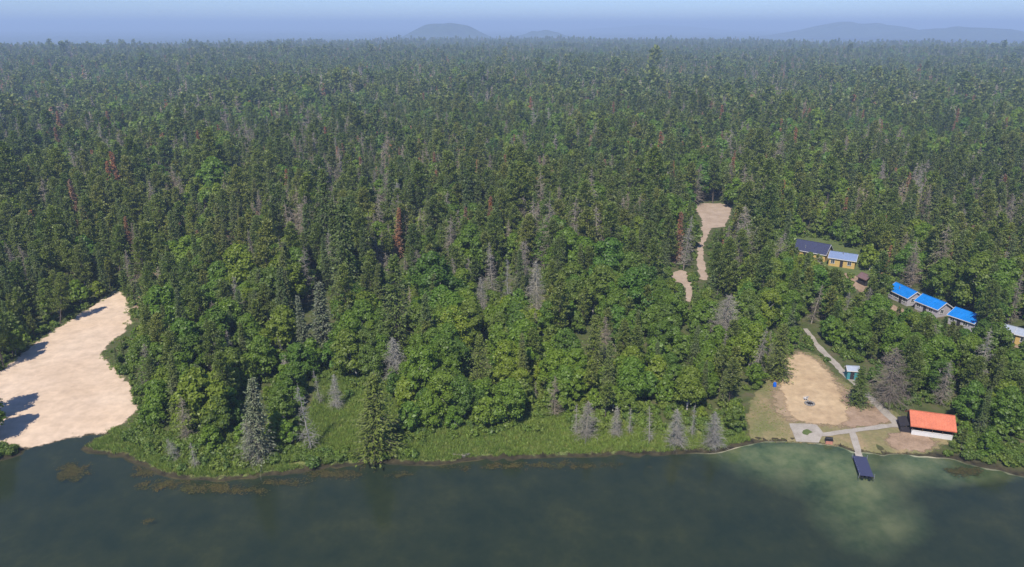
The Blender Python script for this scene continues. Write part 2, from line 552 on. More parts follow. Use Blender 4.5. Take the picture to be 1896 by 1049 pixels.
nt.links.new(mo.outputs[0], out.inputs[0])
M['lake'] = m
lake = MB().add([(-900, -400, 0), (900, -400, 0), (900, 145, 0), (-900, 145, 0)], [(0, 1, 2, 3)]).build('lake', m)
tag(lake, kind='structure')


# sheets of ground cover: sand, lawn, road, marsh turf
def densify(pts, step, jit, rng):
    o = []
    for i in range(len(pts)):
        a = np.array(pts[i][:2]); b = np.array(pts[(i + 1) % len(pts)][:2])
        n = max(1, int(np.linalg.norm(b - a) / step))
        for k in range(n):
            o.append(a + (b - a) * k / n + rng.normal(0, jit, 2))
    return o


def sheet(name, poly_px, mat, off, jit=0.25, step=0.9, grid=1.6, z=0.6, clip_shore=None, parent=None):
    rng = np.random.default_rng(abs(hash(name)) % 1000 if False else sum(map(ord, name)) + int(poly_px[0][0]))
    ring = densify([W(a, b, z) for a, b in poly_px], step, jit, rng)
    ring = np.array(ring)
    x0, y0 = ring.min(0); x1, y1 = ring.max(0)
    inner = []
    nxx = max(2, int((x1 - x0) / grid)); nyy = max(2, int((y1 - y0) / grid))
    XX, YY = np.meshgrid(np.linspace(x0, x1, nxx), np.linspace(y0, y1, nyy))
    ok = in_poly(XX, YY, [tuple(p) for p in ring])
    inner = np.stack([XX[ok], YY[ok]], -1)
    allp = [Vector(p) for p in ring] + [Vector(p) for p in inner]
    n = len(ring)
    vo, _, fo, *_ = delaunay_2d_cdt(allp, [(i, (i + 1) % n) for i in range(n)], [], 1, 1e-4)
    v2 = np.array([(p.x, p.y) for p in vo])
    cen = np.array([v2[list(f)].mean(0) for f in fo])
    keep = in_poly(cen[:, 0], cen[:, 1], [tuple(p) for p in ring])
    fo = [f for f, k in zip(fo, keep) if k]
    zz = ground_z(v2[:, 0], v2[:, 1]) + off
    me = bpy.data.meshes.new(name)
    me.from_pydata([(a, b, c) for (a, b), c in zip(v2, zz)], [], fo)
    ed = np.full(len(v2), 1e9)
    for i in range(n):
        a, b = ring[i], ring[(i + 1) % n]
        dd = b - a
        t = np.clip(((v2 - a) @ dd) / (dd @ dd + 1e-9), 0, 1)
        ed = np.minimum(ed, np.hypot(*(v2 - a - t[:, None] * dd).T))
    at_ = me.attributes.new('edge', 'FLOAT', 'POINT'); at_.data.foreach_set('value', ed.astype(np.float32))
    me.materials.append(mat)
    me.polygons.foreach_set('use_smooth', np.ones(len(me.polygons), bool))
    me.update()
    return tag(obj(name, me, parent), kind='structure')


SAND_PX = [(205, 545), (222, 540), (240, 560), (246, 592), (236, 615), (205, 640), (190, 655), (212, 680), (238, 702), (252, 735), (262, 762), (235, 782), (196, 800), (160, 802),
           (130, 806), (90, 818), (50, 826), (20, 824), (-40, 820), (-120, 790), (-110, 740), (-40, 705), (0, 688), (30, 660), (62, 638), (100, 610), (130, 592), (165, 572)]
SAND2_PX = [(236, 520), (262, 505), (300, 500), (312, 530), (298, 568), (268, 590), (248, 600), (240, 560)]
LAWN_PX = [(1378, 810), (1376, 770), (1384, 742), (1402, 715), (1432, 690), (1448, 660), (1482, 648), (1515, 655), (1545, 690), (1580, 715), (1630, 745), (1668, 768), (1690, 785),
           (1765, 808), (1758, 826), (1720, 838), (1660, 837), (1600, 835), (1560, 824), (1500, 817), (1430, 814)]
COURT_PX = [(1448, 668), (1478, 652), (1506, 662), (1530, 682), (1548, 705), (1560, 730), (1572, 758), (1578, 782), (1545, 792), (1505, 788), (1470, 780), (1452, 760), (1442, 725), (1438, 695)]
DIRT_PX = [(1640, 800), (1680, 797), (1740, 812), (1752, 826), (1720, 836), (1680, 836), (1648, 830), (1634, 815)]
DIRT2_PX = [(1550, 715), (1590, 735), (1625, 750), (1662, 778), (1650, 788), (1600, 792), (1560, 794), (1540, 770)]
ROAD_PX = [(1284, 382), (1300, 377), (1336, 377), (1358, 384), (1350, 404), (1342, 420), (1318, 424), (1309, 440), (1302, 460), (1304, 480), (1308, 500), (1310, 520), (1298, 524), (1292, 505), (1289, 480), (1291, 455), (1298, 430), (1298, 405), (1290, 392)]
ROAD2_PX = [(1240, 508), (1262, 500), (1276, 510), (1280, 530), (1286, 548), (1282, 562), (1271, 560), (1268, 540), (1258, 524), (1242, 524)]
DIRT3_PX = [(1258, 598), (1272, 594), (1282, 606), (1272, 616), (1260, 612)]
YARD_PX = [(1535, 500), (1580, 508), (1610, 520), (1640, 560), (1690, 578), (1740, 592), (1700, 605), (1660, 600), (1620, 560), (1580, 535), (1545, 520)]
MARSH_PX = [(160, 824), (175, 812), (225, 795), (275, 790), (330, 812), (420, 828), (500, 832), (560, 825), (575, 760), (600, 690), (650, 676), (715, 700), (735, 760), (760, 790), (800, 770), (850, 740), (930, 735), (1010, 750), (1100, 778), (1200, 786),
            (1330, 796), (1378, 800), (1378, 817), (1325, 829), (1250, 833), (1150, 835), (1050, 838), (950, 841), (870, 845), (812, 854), (765, 854), (715, 848), (660, 853), (610, 858), (560, 865), (500, 872), (430, 881), (372, 883), (330, 878), (292, 868), (255, 850), (222, 837), (178, 832)]
sheet('marsh_turf', MARSH_PX, M['marsh'], 0.03, 0.3)
sheet('sand_clearing', SAND_PX, M['sand'], 0.05, 0.35)
sheet('sand_bank', SAND2_PX, M['dirt'], 0.09, 0.4, grid=1.2)
sheet('lawn', LAWN_PX, M['lawn'], 0.03, 0.3)
sheet('sand_court', COURT_PX, M['court'], 0.06, 0.3)
sheet('worn_ground', [(1425, 700), (1448, 662), (1480, 645), (1515, 660), (1560, 705), (1600, 735), (1655, 772), (1672, 788), (1600, 794), (1530, 796), (1460, 786), (1425, 770), (1410, 735)], M['worn'], 0.045, 0.5, 0.9, 1.2)
sheet('dirt_patch', DIRT_PX, M['dirt'], 0.06, 0.3)
sheet('dirt_patch', DIRT2_PX, M['dirt'], 0.055, 0.35)
sheet('gravel_road', ROAD_PX, M['gravel'], 0.06, 0.3, 1.5, 0.8)
sheet('gravel_track', ROAD2_PX, M['gravel'], 0.06, 0.3, 1.2, 0.7)
sheet('dirt_patch', DIRT3_PX, M['dirt'], 0.06, 0.3)
sheet('yard', YARD_PX, M['dirt'], 0.07, 0.5)
sheet('house_lawn', [(1440, 428), (1500, 430), (1560, 440), (1625, 462), (1640, 500), (1610, 530), (1560, 520), (1500, 500), (1440, 470)], M['yard_turf'], 0.03, 0.5, 1.5, 2.0)
for k, (a, b, ra, rb) in enumerate([(428, 434, 14, 8), (320, 486, 10, 9), (80, 455, 14, 8), (1475, 432, 24, 6), (1378, 452, 10, 6), (255, 445, 9, 6), (1893, 405, 10, 9), (1885, 640, 14, 10), (790, 828, 30, 8), (880, 822, 22, 6)]):
    th = np.linspace(0, 2 * math.pi, 9)[:-1]
    sheet('dirt_patch', [(a + ra * math.cos(t) * (1 + 0.3 * math.sin(3 * t + k)), b + rb * math.sin(t)) for t in th], M['dirt'], 0.07 if k < 8 else 0.075, 0.3, 0.9, 1.5)

# far hills
def hill(name, px, py_top, r_m, half_px, flat, seed, rough=0.28):
    a = math.atan((px - CX) / F / cP)
    x, y = r_m * math.sin(a), r_m * math.cos(a)
    hw = half_px * r_m / F
    top = CAMZ + (HZ - py_top) / F * r_m
    th = np.linspace(0, 2 * math.pi, 81)[:-1]
    vs, qs = [], []
    rings = 20
    for i in range(rings + 1):
        u = i / rings
        for t in th:
            rr = hw * u * (1 + 0.12 * math.sin(2 * t + seed) + 0.08 * math.sin(5 * t + seed * 2))
            hgt = (1 - sstep(flat, 1.0, np.array(u))) * (1 - rough / 2 + rough * float(vnoise(u * math.cos(t) * 3 + 9, u * math.sin(t) * 3 + 9, 0.55, seed)))
            z = -30 + (top + 30) * float(hgt)
            vs.append((x + rr * math.cos(t), y + 0.7 * rr * math.sin(t), z))
    n = len(th)
    for i in range(rings):
        for k in range(n):
            qs.append((i * n + k, (i + 1) * n + k, (i + 1) * n + (k + 1) % n, i * n + (k + 1) % n))
    return tag(obj(name, mesh_arrays(name, vs, qs, [M['hill']], smooth=True)), kind='structure')


M['hill'] = rough_mat('forested_hill', [(0.3, (0.02, 0.034, 0.016)), (0.7, (0.05, 0.075, 0.03))], 0.02, 0.08)
hill('hill', 838, 43.5, 6200, 84, 0.22, 1, 0.08)
hill('hill', 1000, 55, 6600, 60, 0.05, 2)
hill('hill', 1520, 43, 8200, 150, 0.05, 3)
hill('hill', 1700, 49, 7600, 170, 0.05, 4)
hill('hill', 1180, 46.5, 14500, 190, 0.05, 5)
hill('hill', 1900, 46, 7800, 90, 0.05, 6)


# ------------------------------------------------------------------ foliage shapes
def unit(v):
    return v / (np.linalg.norm(v, axis=-1, keepdims=True) + 1e-9)


def cards(P, D, su, sv, rng, bend=0.25):
    """leaf cards: one bent rhombus per point, facing D, random roll"""
    n = len(P)
    D = unit(D)
    a = unit(np.cross(D, rng.normal(size=(n, 3))))
    b = np.cross(D, a)
    su = np.broadcast_to(su, n)[:, None]; sv = np.broadcast_to(sv, n)[:, None]
    j = rng.uniform(0.75, 1.25, (n, 4, 1))
    v = np.stack([P + a * su * j[:, 0], P + b * sv * j[:, 1] - D * su * bend, P - a * su * j[:, 2], P - b * sv * j[:, 3] - D * su * bend], 1)
    q = np.arange(4 * n).reshape(n, 4)
    return v.reshape(-1, 3), q


def sprays(P, A, L, Wd, rng):
    """needle sprays: long cards along A"""
    n = len(P)
    A = unit(A)
    s = unit(np.cross(A, rng.normal(size=(n, 3)) + np.array([0, 0, 1.2])))
    up = np.cross(s, A)
    L = np.broadcast_to(L, n)[:, None]; Wd = np.broadcast_to(Wd, n)[:, None]
    t = rng.uniform(-0.3, 0.3, (n, 1))
    v = np.stack([P, P + A * L * 0.5 + s * Wd + up * Wd * t, P + A * L, P + A * L * 0.45 - s * Wd + up * Wd * t], 1)
    q = np.arange(4 * n).reshape(n, 4)
    return v.reshape(-1, 3), q


def cones(P0, P1, r0, r1):
    """many three-sided tapered sticks at once"""
    n = len(P0)
    A = unit(P1 - P0)
    s = unit(np.cross(A, np.array([0.31, 0.17, 0.93]) + 0 * A))
    t = np.cross(A, s)
    vs = []
    for (P, r) in ((P0, r0), (P1, r1)):
        r = np.broadcast_to(r, n)[:, None]
        for k in range(3):
            an = 2 * math.pi * k / 3
            vs.append(P + (s * math.cos(an) + t * math.sin(an)) * r)
    v = np.stack(vs, 1)
    base = (np.arange(n) * 6)[:, None, None]
    q = base + np.array([[0, 1, 4, 3], [1, 2, 5, 4], [2, 0, 3, 5]])[None]
    return v.reshape(-1, 3), q.reshape(-1, 4)


def join(parts):
    vs, qs, k = [], [], 0
    for v, q in parts:
        vs.append(np.asarray(v).reshape(-1, 3)); qs.append(np.asarray(q).reshape(-1, 4) + k); k += len(vs[-1])
    return np.concatenate(vs), np.concatenate(qs)


def trunk_arr(h, r, rng, seg=6, lean=0.25, n=6):
    pts = [np.array([0, 0, -0.4])]
    off = np.zeros(2); drift = rng.normal(0, lean / n, 2)
    for i in range(1, n + 1):
        off = off + drift + rng.normal(0, lean / n * 0.6, 2)
        pts.append(np.array([off[0], off[1], h * i / n]))
    v, q = [], []
    for i, p in enumerate(pts):
        rr = r * (1 - 0.88 * max(0, i) / n) * (1.25 if i == 0 else 1)
        for k in range(seg):
            a = 2 * math.pi * k / seg
            v.append((p[0] + rr * math.cos(a), p[1] + rr * math.sin(a), p[2]))
    for i in range(n):
        for k in range(seg):
            q.append((i * seg + k, i * seg + (k + 1) % seg, (i + 1) * seg + (k + 1) % seg, (i + 1) * seg + k))
    pts = np.array(pts)
    axis = lambda z: np.stack([np.interp(z, pts[:, 2], pts[:, 0]), np.interp(z, pts[:, 2], pts[:, 1]), z], -1)
    return (np.array(v), np.array(q)), axis


def broadleaf(seed, lod):
    """10 m tall: limbs, and lobes of leaf cards"""
    rng = np.random.default_rng(100 + seed)
    h = 10.0
    tr, axis = trunk_arr(h * 0.86, 0.17, rng, 6 if lod == 0 else 4, 0.9)
    slim = rng.uniform(0.8, 1.1)
    nl = int(rng.integers(17, 25))
    wood, leaf = [tr], []
    per = {0: 430, 1: 90, 2: 22}[lod]
    size = {0: 0.205, 1: 0.45, 2: 0.95}[lod]
    for i in range(nl):
        u = (i + rng.uniform(0, 1)) / nl
        z = h * (0.25 + 0.66 * u)
        prof = math.sin(math.pi * min(1, (0.18 + 0.82 * u)) ** 0.85) ** 0.7 * (1.0 if u < 0.9 else 0.8)
        ang = i * 2.4 + rng.uniform(-0.6, 0.6)
        rad = 2.75 * slim * prof * rng.uniform(0.45, 1.05)
        ax = axis(np.array([z]))[0]
        c = ax + np.array([rad * math.cos(ang), rad * math.sin(ang), rng.uniform(-0.3, 0.4)])
        sz = rng.uniform(1.0, 1.75) * (1.05 - 0.35 * u)
        b0 = axis(np.array([max(1.2, z - rad * 0.9 - 0.6)]))[0]
        if lod < 2:
            wood.append(cones(b0[None], c[None], 0.075, 0.02))
        d = unit(rng.normal(size=(per, 3)) + np.array([math.cos(ang) * 0.45, math.sin(ang) * 0.45, 0.45]))
        rr = sz * rng.uniform(0.55, 1.06, (per, 1)) * np.array([1.0, 1.0, 0.8])
        bump = 1 + 0.28 * np.sin(d[:, :1] * 5 + seed) * np.sin(d[:, 1:2] * 6 + i) + 0.12 * np.sin(d[:, 2:] * 9)
        P = c + d * rr * bump
        D = d + rng.normal(0, 0.55, (per, 3)) + np.array([0, 0, 0.35])
        s = size * rng.uniform(0.65, 1.3, per)
        leaf.append(cards(P, D, s, s * 0.75, rng))
    return join(wood), join(leaf), 10.0


def spruce(seed, lod, slim=1.0, ragged=0.3, crown_base=0.08):
    """13 m tall: drooping whorls of needle sprays"""
    rng = np.random.default_rng(200 + seed)
    h = 13.0
    tr, axis = trunk_arr(h, 0.17, rng, 6 if lod == 0 else 4, 0.35, 8)
    nw = {0: 40, 1: 22, 2: 12}[lod]
    nb = {0: 10, 1: 7, 2: 5}[lod]
    ns = {0: 13, 1: 9, 2: 3}[lod]
    w = {0: 0.085, 1: 0.17, 2: 0.5}[lod]
    P, A, L = [], [], []
    s0, s1 = [], []
    for i in range(nw):
        u = (i + rng.uniform(-0.3, 0.3)) / nw
        u = min(max(u, 0), 0.995)
        z = h * (crown_base + (0.99 - crown_base) * u)
        rmax = 2.0 * slim * (1 - u) ** 0.8 + 0.12
        rmax *= 0.75 + 0.25 * math.sin(i * 1.9 + seed) if u < 0.85 else 1
        for k in range(nb):
            if rng.random() < ragged * 0.5:
                continue
            an = 2 * math.pi * (k + rng.uniform(-0.35, 0.35)) / nb + i * 0.8
            ln = rmax * rng.uniform(0.6, 1.2)
            dr = rng.uniform(0.15, 0.5) * (1 - 0.6 * u)
            d = np.array([math.cos(an), math.sin(an), 0])
            b0 = axis(np.array([min(h * 0.995, z + rng.uniform(-0.28, 0.28))]))[0]
            tipp = b0 + d * ln + np.array([0, 0, -dr * ln + 0.1 * ln])
            s0.append(b0); s1.append(tipp)
            for j in range(ns):
                t = (0.18 + 0.8 * (j + rng.uniform(0, 0.8)) / ns)
                p = b0 + (tipp - b0) * t + rng.normal(0, 0.09, 3)
                side = np.array([-d[1], d[0], 0]) * rng.choice([-1, 1]) * rng.uniform(0.2, 1.1)
                P.append(p)
                A.append(d * rng.uniform(0.5, 1.1) + side + np.array([0, 0, rng.uniform(-0.75, 0.15)]))
                L.append((0.5 if lod == 0 else 0.75 if lod == 1 else 1.2) * rng.uniform(0.6, 1.2) * (0.55 + 0.45 * (1 - u)))
    leaf = sprays(np.array(P), np.array(A), np.array(L), w * rng.uniform(0.7, 1.2, len(P)), rng)
    wood = [tr]
    if lod == 0:
        wood.append(cones(np.array(s0), np.array(s1), 0.03, 0.01))
    return join(wood), leaf, 13.0


def pine(seed, lod):
    """13 m jack pine: bare lower trunk with dead stubs, tufted irregular upper crown"""
    rng = np.random.default_rng(300 + seed)
    h = 13.0
    tr, axis = trunk_arr(h, 0.16, rng, 6 if lod == 0 else 4, 0.7, 8)
    nb = {0: 70, 1: 44, 2: 22}[lod]
    nc = {0: 62, 1: 34, 2: 9}[lod]
    sz = {0: 0.12, 1: 0.21, 2: 0.6}[lod]
    wood, leaf, s0, s1 = [tr], [], [], []
    cb = rng.uniform(0.22, 0.42)
    for i in range(nb):
        u = (i + rng.uniform(0, 1)) / nb
        z = h * (cb + (0.98 - cb) * u)
        rm = (1.85 * math.sin(math.pi * (0.22 + 0.78 * u) ** 0.9) ** 0.8 + 0.2) * rng.uniform(0.5, 1.15)
        an = i * 2.4 + rng.uniform(-0.5, 0.5)
        d = np.array([math.cos(an), math.sin(an), rng.uniform(-0.1, 0.45)])
        b0 = axis(np.array([z]))[0]
        tip = b0 + d * rm
        s0.append(b0); s1.append(tip)
        t = rng.uniform(0.35, 1.08, (nc, 1))
        P = b0 + (tip - b0) * t + rng.normal(0, 0.2, (nc, 3)) * np.array([1, 1, 0.7])
        A = d * 0.7 + rng.normal(0, 0.6, (nc, 3)) + np.array([0, 0, 0.25])
        leaf.append(sprays(P, A, sz * 2.9 * rng.uniform(0.7, 1.3, nc), sz * rng.uniform(0.6, 1.1, nc), rng))
    if lod < 2:
        wood.append(cones(np.array(s0), np.array(s1), 0.035, 0.012))
        nd = 22 if lod == 0 else 8
        z = h * rng.uniform(0.12, cb, nd); an = rng.uniform(0, 6.28, nd)
        b = axis(z)
        wood.append(cones(b, b + np.stack([np.cos(an), np.sin(an), rng.uniform(-0.3, 0.1, nd)], -1) * rng.uniform(0.4, 1.1, (nd, 1)), 0.025, 0.01))
    return join(wood), join(leaf), 13.0


def dead(seed, lod, wide=1.0, bushy=1.0):
    """12 m bare conifer: tapering trunk, drooping sticks with twigs"""
    rng = np.random.default_rng(400 + seed)
    h = 12.0
    tr, axis = trunk_arr(h, 0.15, rng, 6 if lod == 0 else 4, 0.5, 8)
    nb = int({0: 150, 1: 95, 2: 40}[lod] * bushy)
    th = {0: 0.034, 1: 0.085, 2: 0.2}[lod]
    u = np.sort(rng.uniform(0, 1, nb)) ** 1.1
    z = h * (0.1 + 0.86 * u)
    an = rng.uniform(0, 2 * math.pi, nb)
    ln = wide * (1.5 * (1 - u) ** 0.7 + 0.2) * rng.uniform(0.35, 1.2, nb)
    b0 = axis(z)
    dv = np.stack([np.cos(an), np.sin(an), rng.uniform(-0.55, 0.3, nb)], -1)
    mid = b0 + dv * (ln * 0.55)[:, None]
    tip = mid + (dv + np.array([0, 0, 0.25]) + rng.normal(0, 0.2, (nb, 3))) * (ln * 0.5)[:, None]
    leaf = [cones(b0, mid, th * 1.2, th * 0.8), cones(mid, tip, th * 0.8, th * 0.3)]
    nt_ = {0: 5, 1: 3, 2: 1}[lod]
    for k in range(nt_):
        t = rng.uniform(0.25, 1.0, (nb, 1))
        p = b0 + (tip - b0) * t
        e = p + (dv * 0.5 + rng.normal(0, 0.55, (nb, 3)) + np.array([0, 0, -0.2])) * (ln * 0.45)[:, None]
        leaf.append(cones(p, e, th * 0.55, th * 0.25))
    return tr, join(leaf), 12.0


def shrub(seed, lod):
    rng = np.random.default_rng(500 + seed)
    per = {0: 90, 1: 22, 2: 10}[lod]; s = {0: 0.17, 1: 0.32, 2: 0.6}[lod]
    leaf, wood = [], []
    for i in range(9):
        an = rng.uniform(0, 6.28); r = rng.uniform(0.1, 0.95)
        c = np.array([r * math.cos(an), r * math.sin(an), rng.uniform(0.45, 1.35) * (1.1 - 0.4 * r)])
        d = unit(rng.normal(size=(per, 3)) + np.array([0, 0, 0.5]))
        P = c + d * rng.uniform(0.3, 0.62, (per, 1))
        P[:, 2] = np.maximum(P[:, 2], 0.02)
        leaf.append(cards(P, d + rng.normal(0, 0.5, (per, 3)), s * rng.uniform(0.6, 1.3, per), s * 0.7, rng))
        wood.append(cones(np.array([[0, 0, -0.2]]), c[None], 0.04, 0.015))
    return join(wood), join(leaf), 2.0


def tuft(seed, h=0.6, n=26, spread=0.5):
    rng = np.random.default_rng(600 + seed)
    r = spread * np.sqrt(rng.uniform(0, 1, n)); an = rng.uniform(0, 6.28, n)
    P = np.stack([r * np.cos(an), r * np.sin(an), np.zeros(n) - 0.05], -1)
    A = np.stack([rng.normal(0, 0.35, n), rng.normal(0, 0.35, n), np.ones(n)], -1)
    return sprays(P, A, h * rng.uniform(0.6, 1.3, n), 0.045, rng)


def pad(seed):
    rng = np.random.default_rng(700 + seed)
    n = 30
    P = np.stack([rng.normal(0, 0.5, n), rng.normal(0, 0.35, n), rng.uniform(0.005, 0.03, n)], -1)
    return cards(P, np.array([0, 0, 1.0]) + rng.normal(0, 0.06, (n, 3)), rng.uniform(0.06, 0.2, n), 0.1, rng, 0.0)


# ------------------------------------------------------------------ tree kinds: near shapes (two parts) and far shapes (one mesh each)
KINDS = {
    'broad': dict(name='broadleaf_tree', make=lambda s, l: broadleaf(s, l), n=10, leaf='broad', wood='birch', cat='tree'),
    'spruce': dict(name='spruce_tree', make=lambda s, l: spruce(s, l, 0.85 + 0.07 * (s % 4), 0.25 + 0.1 * (s % 3)), n=9, leaf='spruce', wood='bark', cat='tree'),
    'pine': dict(name='pine_tree', make=lambda s, l: pine(s, l), n=9, leaf='pine', wood='bark', cat='tree'),
    'dead': dict(name='dead_tree', make=lambda s, l: dead(s, l, 1.0 + 0.2 * (s % 3), 1.1 + 0.35 * (s % 2)), n=8, leaf='deadwood', wood='deadwood', cat='dead tree'),
    'red': dict(name='dying_tree', make=lambda s, l: spruce(50 + s, l, 0.8, 0.7), n=3, leaf='red', wood='deadwood', cat='tree'),
    'shrub': dict(name='shrub', make=lambda s, l: shrub(s, l), n=5, leaf='shrub', wood='bark', cat='shrub'),
}
NEAR, FARC = {}, {}
for k, K in KINDS.items():
    NEAR[k] = []
    for s in range(K['n']):
        (wv, wq), (lv, lq), hh = K['make'](s, 0)
        NEAR[k].append((mesh_arrays('trunk', wv, wq, [M[K['wood']]]), mesh_arrays('crown', lv, lq, [M[K['leaf']]]), hh, float(np.abs(lv[:, :2]).max())))
    for lod in (1, 2):
        c = bpy.data.collections.new(f'{k}_shapes_{lod}')
        for s in range(K['n']):
            (wv, wq), (lv, lq), hh = K['make'](s, lod)
            v, q = join([(wv, wq), (lv, lq)])
            me = mesh_arrays('tree_shape', v, q, [M[K['wood']], M[K['leaf']]], midx=[0] * len(wq) + [1] * len(lq))
            o = bpy.data.objects.new(f'shape_{s:02d}', me)
            c.objects.link(o)
        FARC[(k, lod)] = c
SPECIAL = {}
for nm, (arr, mats) in {
    'great_grey_spruce': (spruce(91, 0, 1.35, 0.1, 0.03), ('bark', 'grey_spruce')),
    'grey_spruce': (spruce(92, 0, 1.0, 0.1, 0.05), ('bark', 'grey_spruce')),
    'shore_conifer': (spruce(93, 0, 1.5, 0.35, 0.05), ('bark', 'pine')),
    'thick_dead': (dead(94, 0, 1.5, 2.6), ('silverwood', 'silverwood')),
    'bushy_dead': (dead(95, 0, 2.2, 2.6), ('deadwood', 'deadwood')),
    'plain_dead': (dead(96, 0, 1.0, 0.8), ('silverwood', 'silverwood')),
    'fan_dead': (dead(97, 0, 2.6, 1.2), ('silverwood', 'silverwood')),
}.items():
    (wv, wq), (lv, lq), hh = arr
    SPECIAL[nm] = (mesh_arrays('trunk', wv, wq, [M[mats[0]]]), mesh_arrays('crown', lv, lq, [M[mats[1]]]), hh, 1)


def stuff(name, label, pts, rz, sc, ix, coll, cat=None, nvar=1):
    """one scattered mass: many copies of the shapes in coll"""
    me = bpy.data.meshes.new(name)
    pts = np.asarray(pts, np.float32)
    me.vertices.add(len(pts))
    me.vertices.foreach_set('co', pts.ravel())
    for nm, arr, ty in (('rz', rz, 'FLOAT'), ('sc', sc, 'FLOAT'), ('ix', ix, 'INT')):
        a = me.attributes.new(nm, ty, 'POINT')
        a.data.foreach_set('value', np.asarray(arr, np.float32 if ty == 'FLOAT' else np.int32))
    o = obj(name, me)
    ng = bpy.data.node_groups.new(name, 'GeometryNodeTree')
    ng.interface.new_socket('Geometry', in_out='INPUT', socket_type='NodeSocketGeometry')
    ng.interface.new_socket('Geometry', in_out='OUTPUT', socket_type='NodeSocketGeometry')
    gi = ng.nodes.new('NodeGroupInput'); go = ng.nodes.new('NodeGroupOutput')
    ip = ng.nodes.new('GeometryNodeInstanceOnPoints')
    ci = ng.nodes.new('GeometryNodeCollectionInfo')
    ci.inputs['Collection'].default_value = coll
    ci.inputs['Separate Children'].default_value = True
    ci.inputs['Reset Children'].default_value = True

    def attr(nm, ty):
        n = ng.nodes.new('GeometryNodeInputNamedAttribute')
        n.data_type = ty
        n.inputs['Name'].default_value = nm
        return n.outputs['Attribute']
    cx = ng.nodes.new('ShaderNodeCombineXYZ')
    ng.links.new(attr('rz', 'FLOAT'), cx.inputs['Z'])
    ng.links.new(gi.outputs[0], ip.inputs['Points'])
    ng.links.new(ci.outputs[0], ip.inputs['Instance'])
    ip.inputs['Pick Instance'].default_value = True
    ng.links.new(attr('ix', 'INT'), ip.inputs['Instance Index'])
    ng.links.new(cx.outputs[0], ip.inputs['Rotation'])
    ng.links.new(attr('sc', 'FLOAT'), ip.inputs['Scale'])
    ng.links.new(ip.outputs[0], go.inputs[0])
    md = o.modifiers.new('scatter', 'NODES')
    md.node_group = ng
    return tag(o, label, cat, kind='stuff')


LANDMARKS = [(120, 690, 'the sandy clearing'), (275, 540, 'the bare sand bank'), (475, 780, 'the large grey-green spruce'), (602, 600, 'the tall pale grey spruce'), (650, 780, 'the grassy marsh hollow'),
             (736, 665, 'the dense silvery dead spruce'), (695, 765, 'the broad shore conifer'), (890, 680, 'the brownish shore conifer'), (992, 725, 'the lone short snag'), (1085, 775, 'the leftmost snags'),
             (1202, 785, 'the single snag mid row'), (1320, 790, 'the rightmost snags'), (992, 535, 'the tall pale dead conifer'), (892, 545, 'the pale dead conifer'), (1335, 590, 'the bushy roadside snag'),
             (1300, 470, 'the gravel road'), (1320, 395, 'the gravel clearing'), (1262, 520, 'the gravel track'), (1497, 455, 'the navy-roofed house'), (1560, 480, 'the yellow cottage'), (1597, 510, 'the brown shed'),
             (1670, 540, 'the uppermost blue-roofed cabin'), (1720, 562, 'the middle blue-roofed cabin'), (1780, 585, 'the lowest blue-roofed cabin'), (1870, 612, 'the silver-roofed cabins'), (1582, 688, 'the teal hut'),
             (1645, 695, 'the bushy hut snag'), (1728, 780, 'the orange-roofed boathouse'), (1500, 700, 'the sandy court'), (1395, 775, 'the lawn'), (1060, 275, 'the rust red conifer'), (1470, 300, 'the leaning orange conifer'),
             (568, 435, 'the orange-brown dying conifer'), (740, 390, 'the grey slope spruce'), (598, 345, 'the high pale snags'), (428, 434, 'the small dirt gap'), (320, 486, 'the hidden dirt strip'),
             (0, 560, 'the mid left picture edge'), (0, 420, 'the upper left picture edge'), (1896, 500, 'the right picture edge'), (608, 720, 'the pair of dead trees'), (250, 830, 'the marsh point'), (1850, 870, 'the shore at lower right'), (80, 455, 'the left-edge dirt gap'),
             (1095, 640, 'the olive wood conifer'), (1438, 650, 'the court-side conifer'), (735, 560, 'the tall ragged olive conifer')]


def where(a, b):
    d2 = [(a - p) ** 2 + ((b - q) * 1.3) ** 2 for p, q, _ in LANDMARKS]
    i = int(np.argmin(d2))
    p, q, nm = LANDMARKS[i]
    d = math.sqrt(d2[i])
    rel = ('behind' if b < q else 'in front of') if abs(b - q) * 1.3 > abs(a - p) else ('left of' if a < p else 'right of')
    if 'picture edge' in nm:
        return ('at ' if d < 45 else 'near ' if d < 110 else 'well in from ') + nm, nm
    return ('close ' if d < 45 and rel == 'behind' else 'just ' if d < 45 else 'far ' if d > 110 and rel != 'in front of' else '') + rel + ' ' + nm, nm


def size_word(h, lo, hi):
    return 'small' if h < lo else 'tall' if h > hi else 'medium-sized'


def single_out(items):
    """items: (label, picture x); alike neighbours are told apart by their order from the left"""
    by = {}
    for i, (lab, a) in enumerate(items):
        by.setdefault(lab, []).append((a, i))
    out = [lab for lab, _ in items]
    for lab, m_ in by.items():
        if 1 < len(m_) <= len(ORD):
            for k, (_, i) in enumerate(sorted(m_)):
                out[i] = lab + (', leftmost such' if k == 0 else f', {ORD[k]} from left')
    return out


LOOK = {'broad': 'leafy broadleaf tree', 'spruce': 'narrow olive spruce', 'pine': 'tufted olive pine', 'dead': 'bare grey conifer', 'red': 'rust red conifer', 'shrub': 'leafy green shrub'}
ORD = ['leftmost', 'second', 'third', 'fourth', 'fifth', 'sixth', 'seventh', 'eighth', 'ninth', 'tenth', 'eleventh', 'twelfth', 'thirteenth', 'fourteenth', 'fifteenth', 'sixteenth', 'seventeenth', 'eighteenth']
PLUR = {'broad': 'broadleaf trees', 'spruce': 'spruces', 'pine': 'pines', 'dead': 'dead conifers', 'red': 'dying conifers', 'shrub': 'shrubs'}


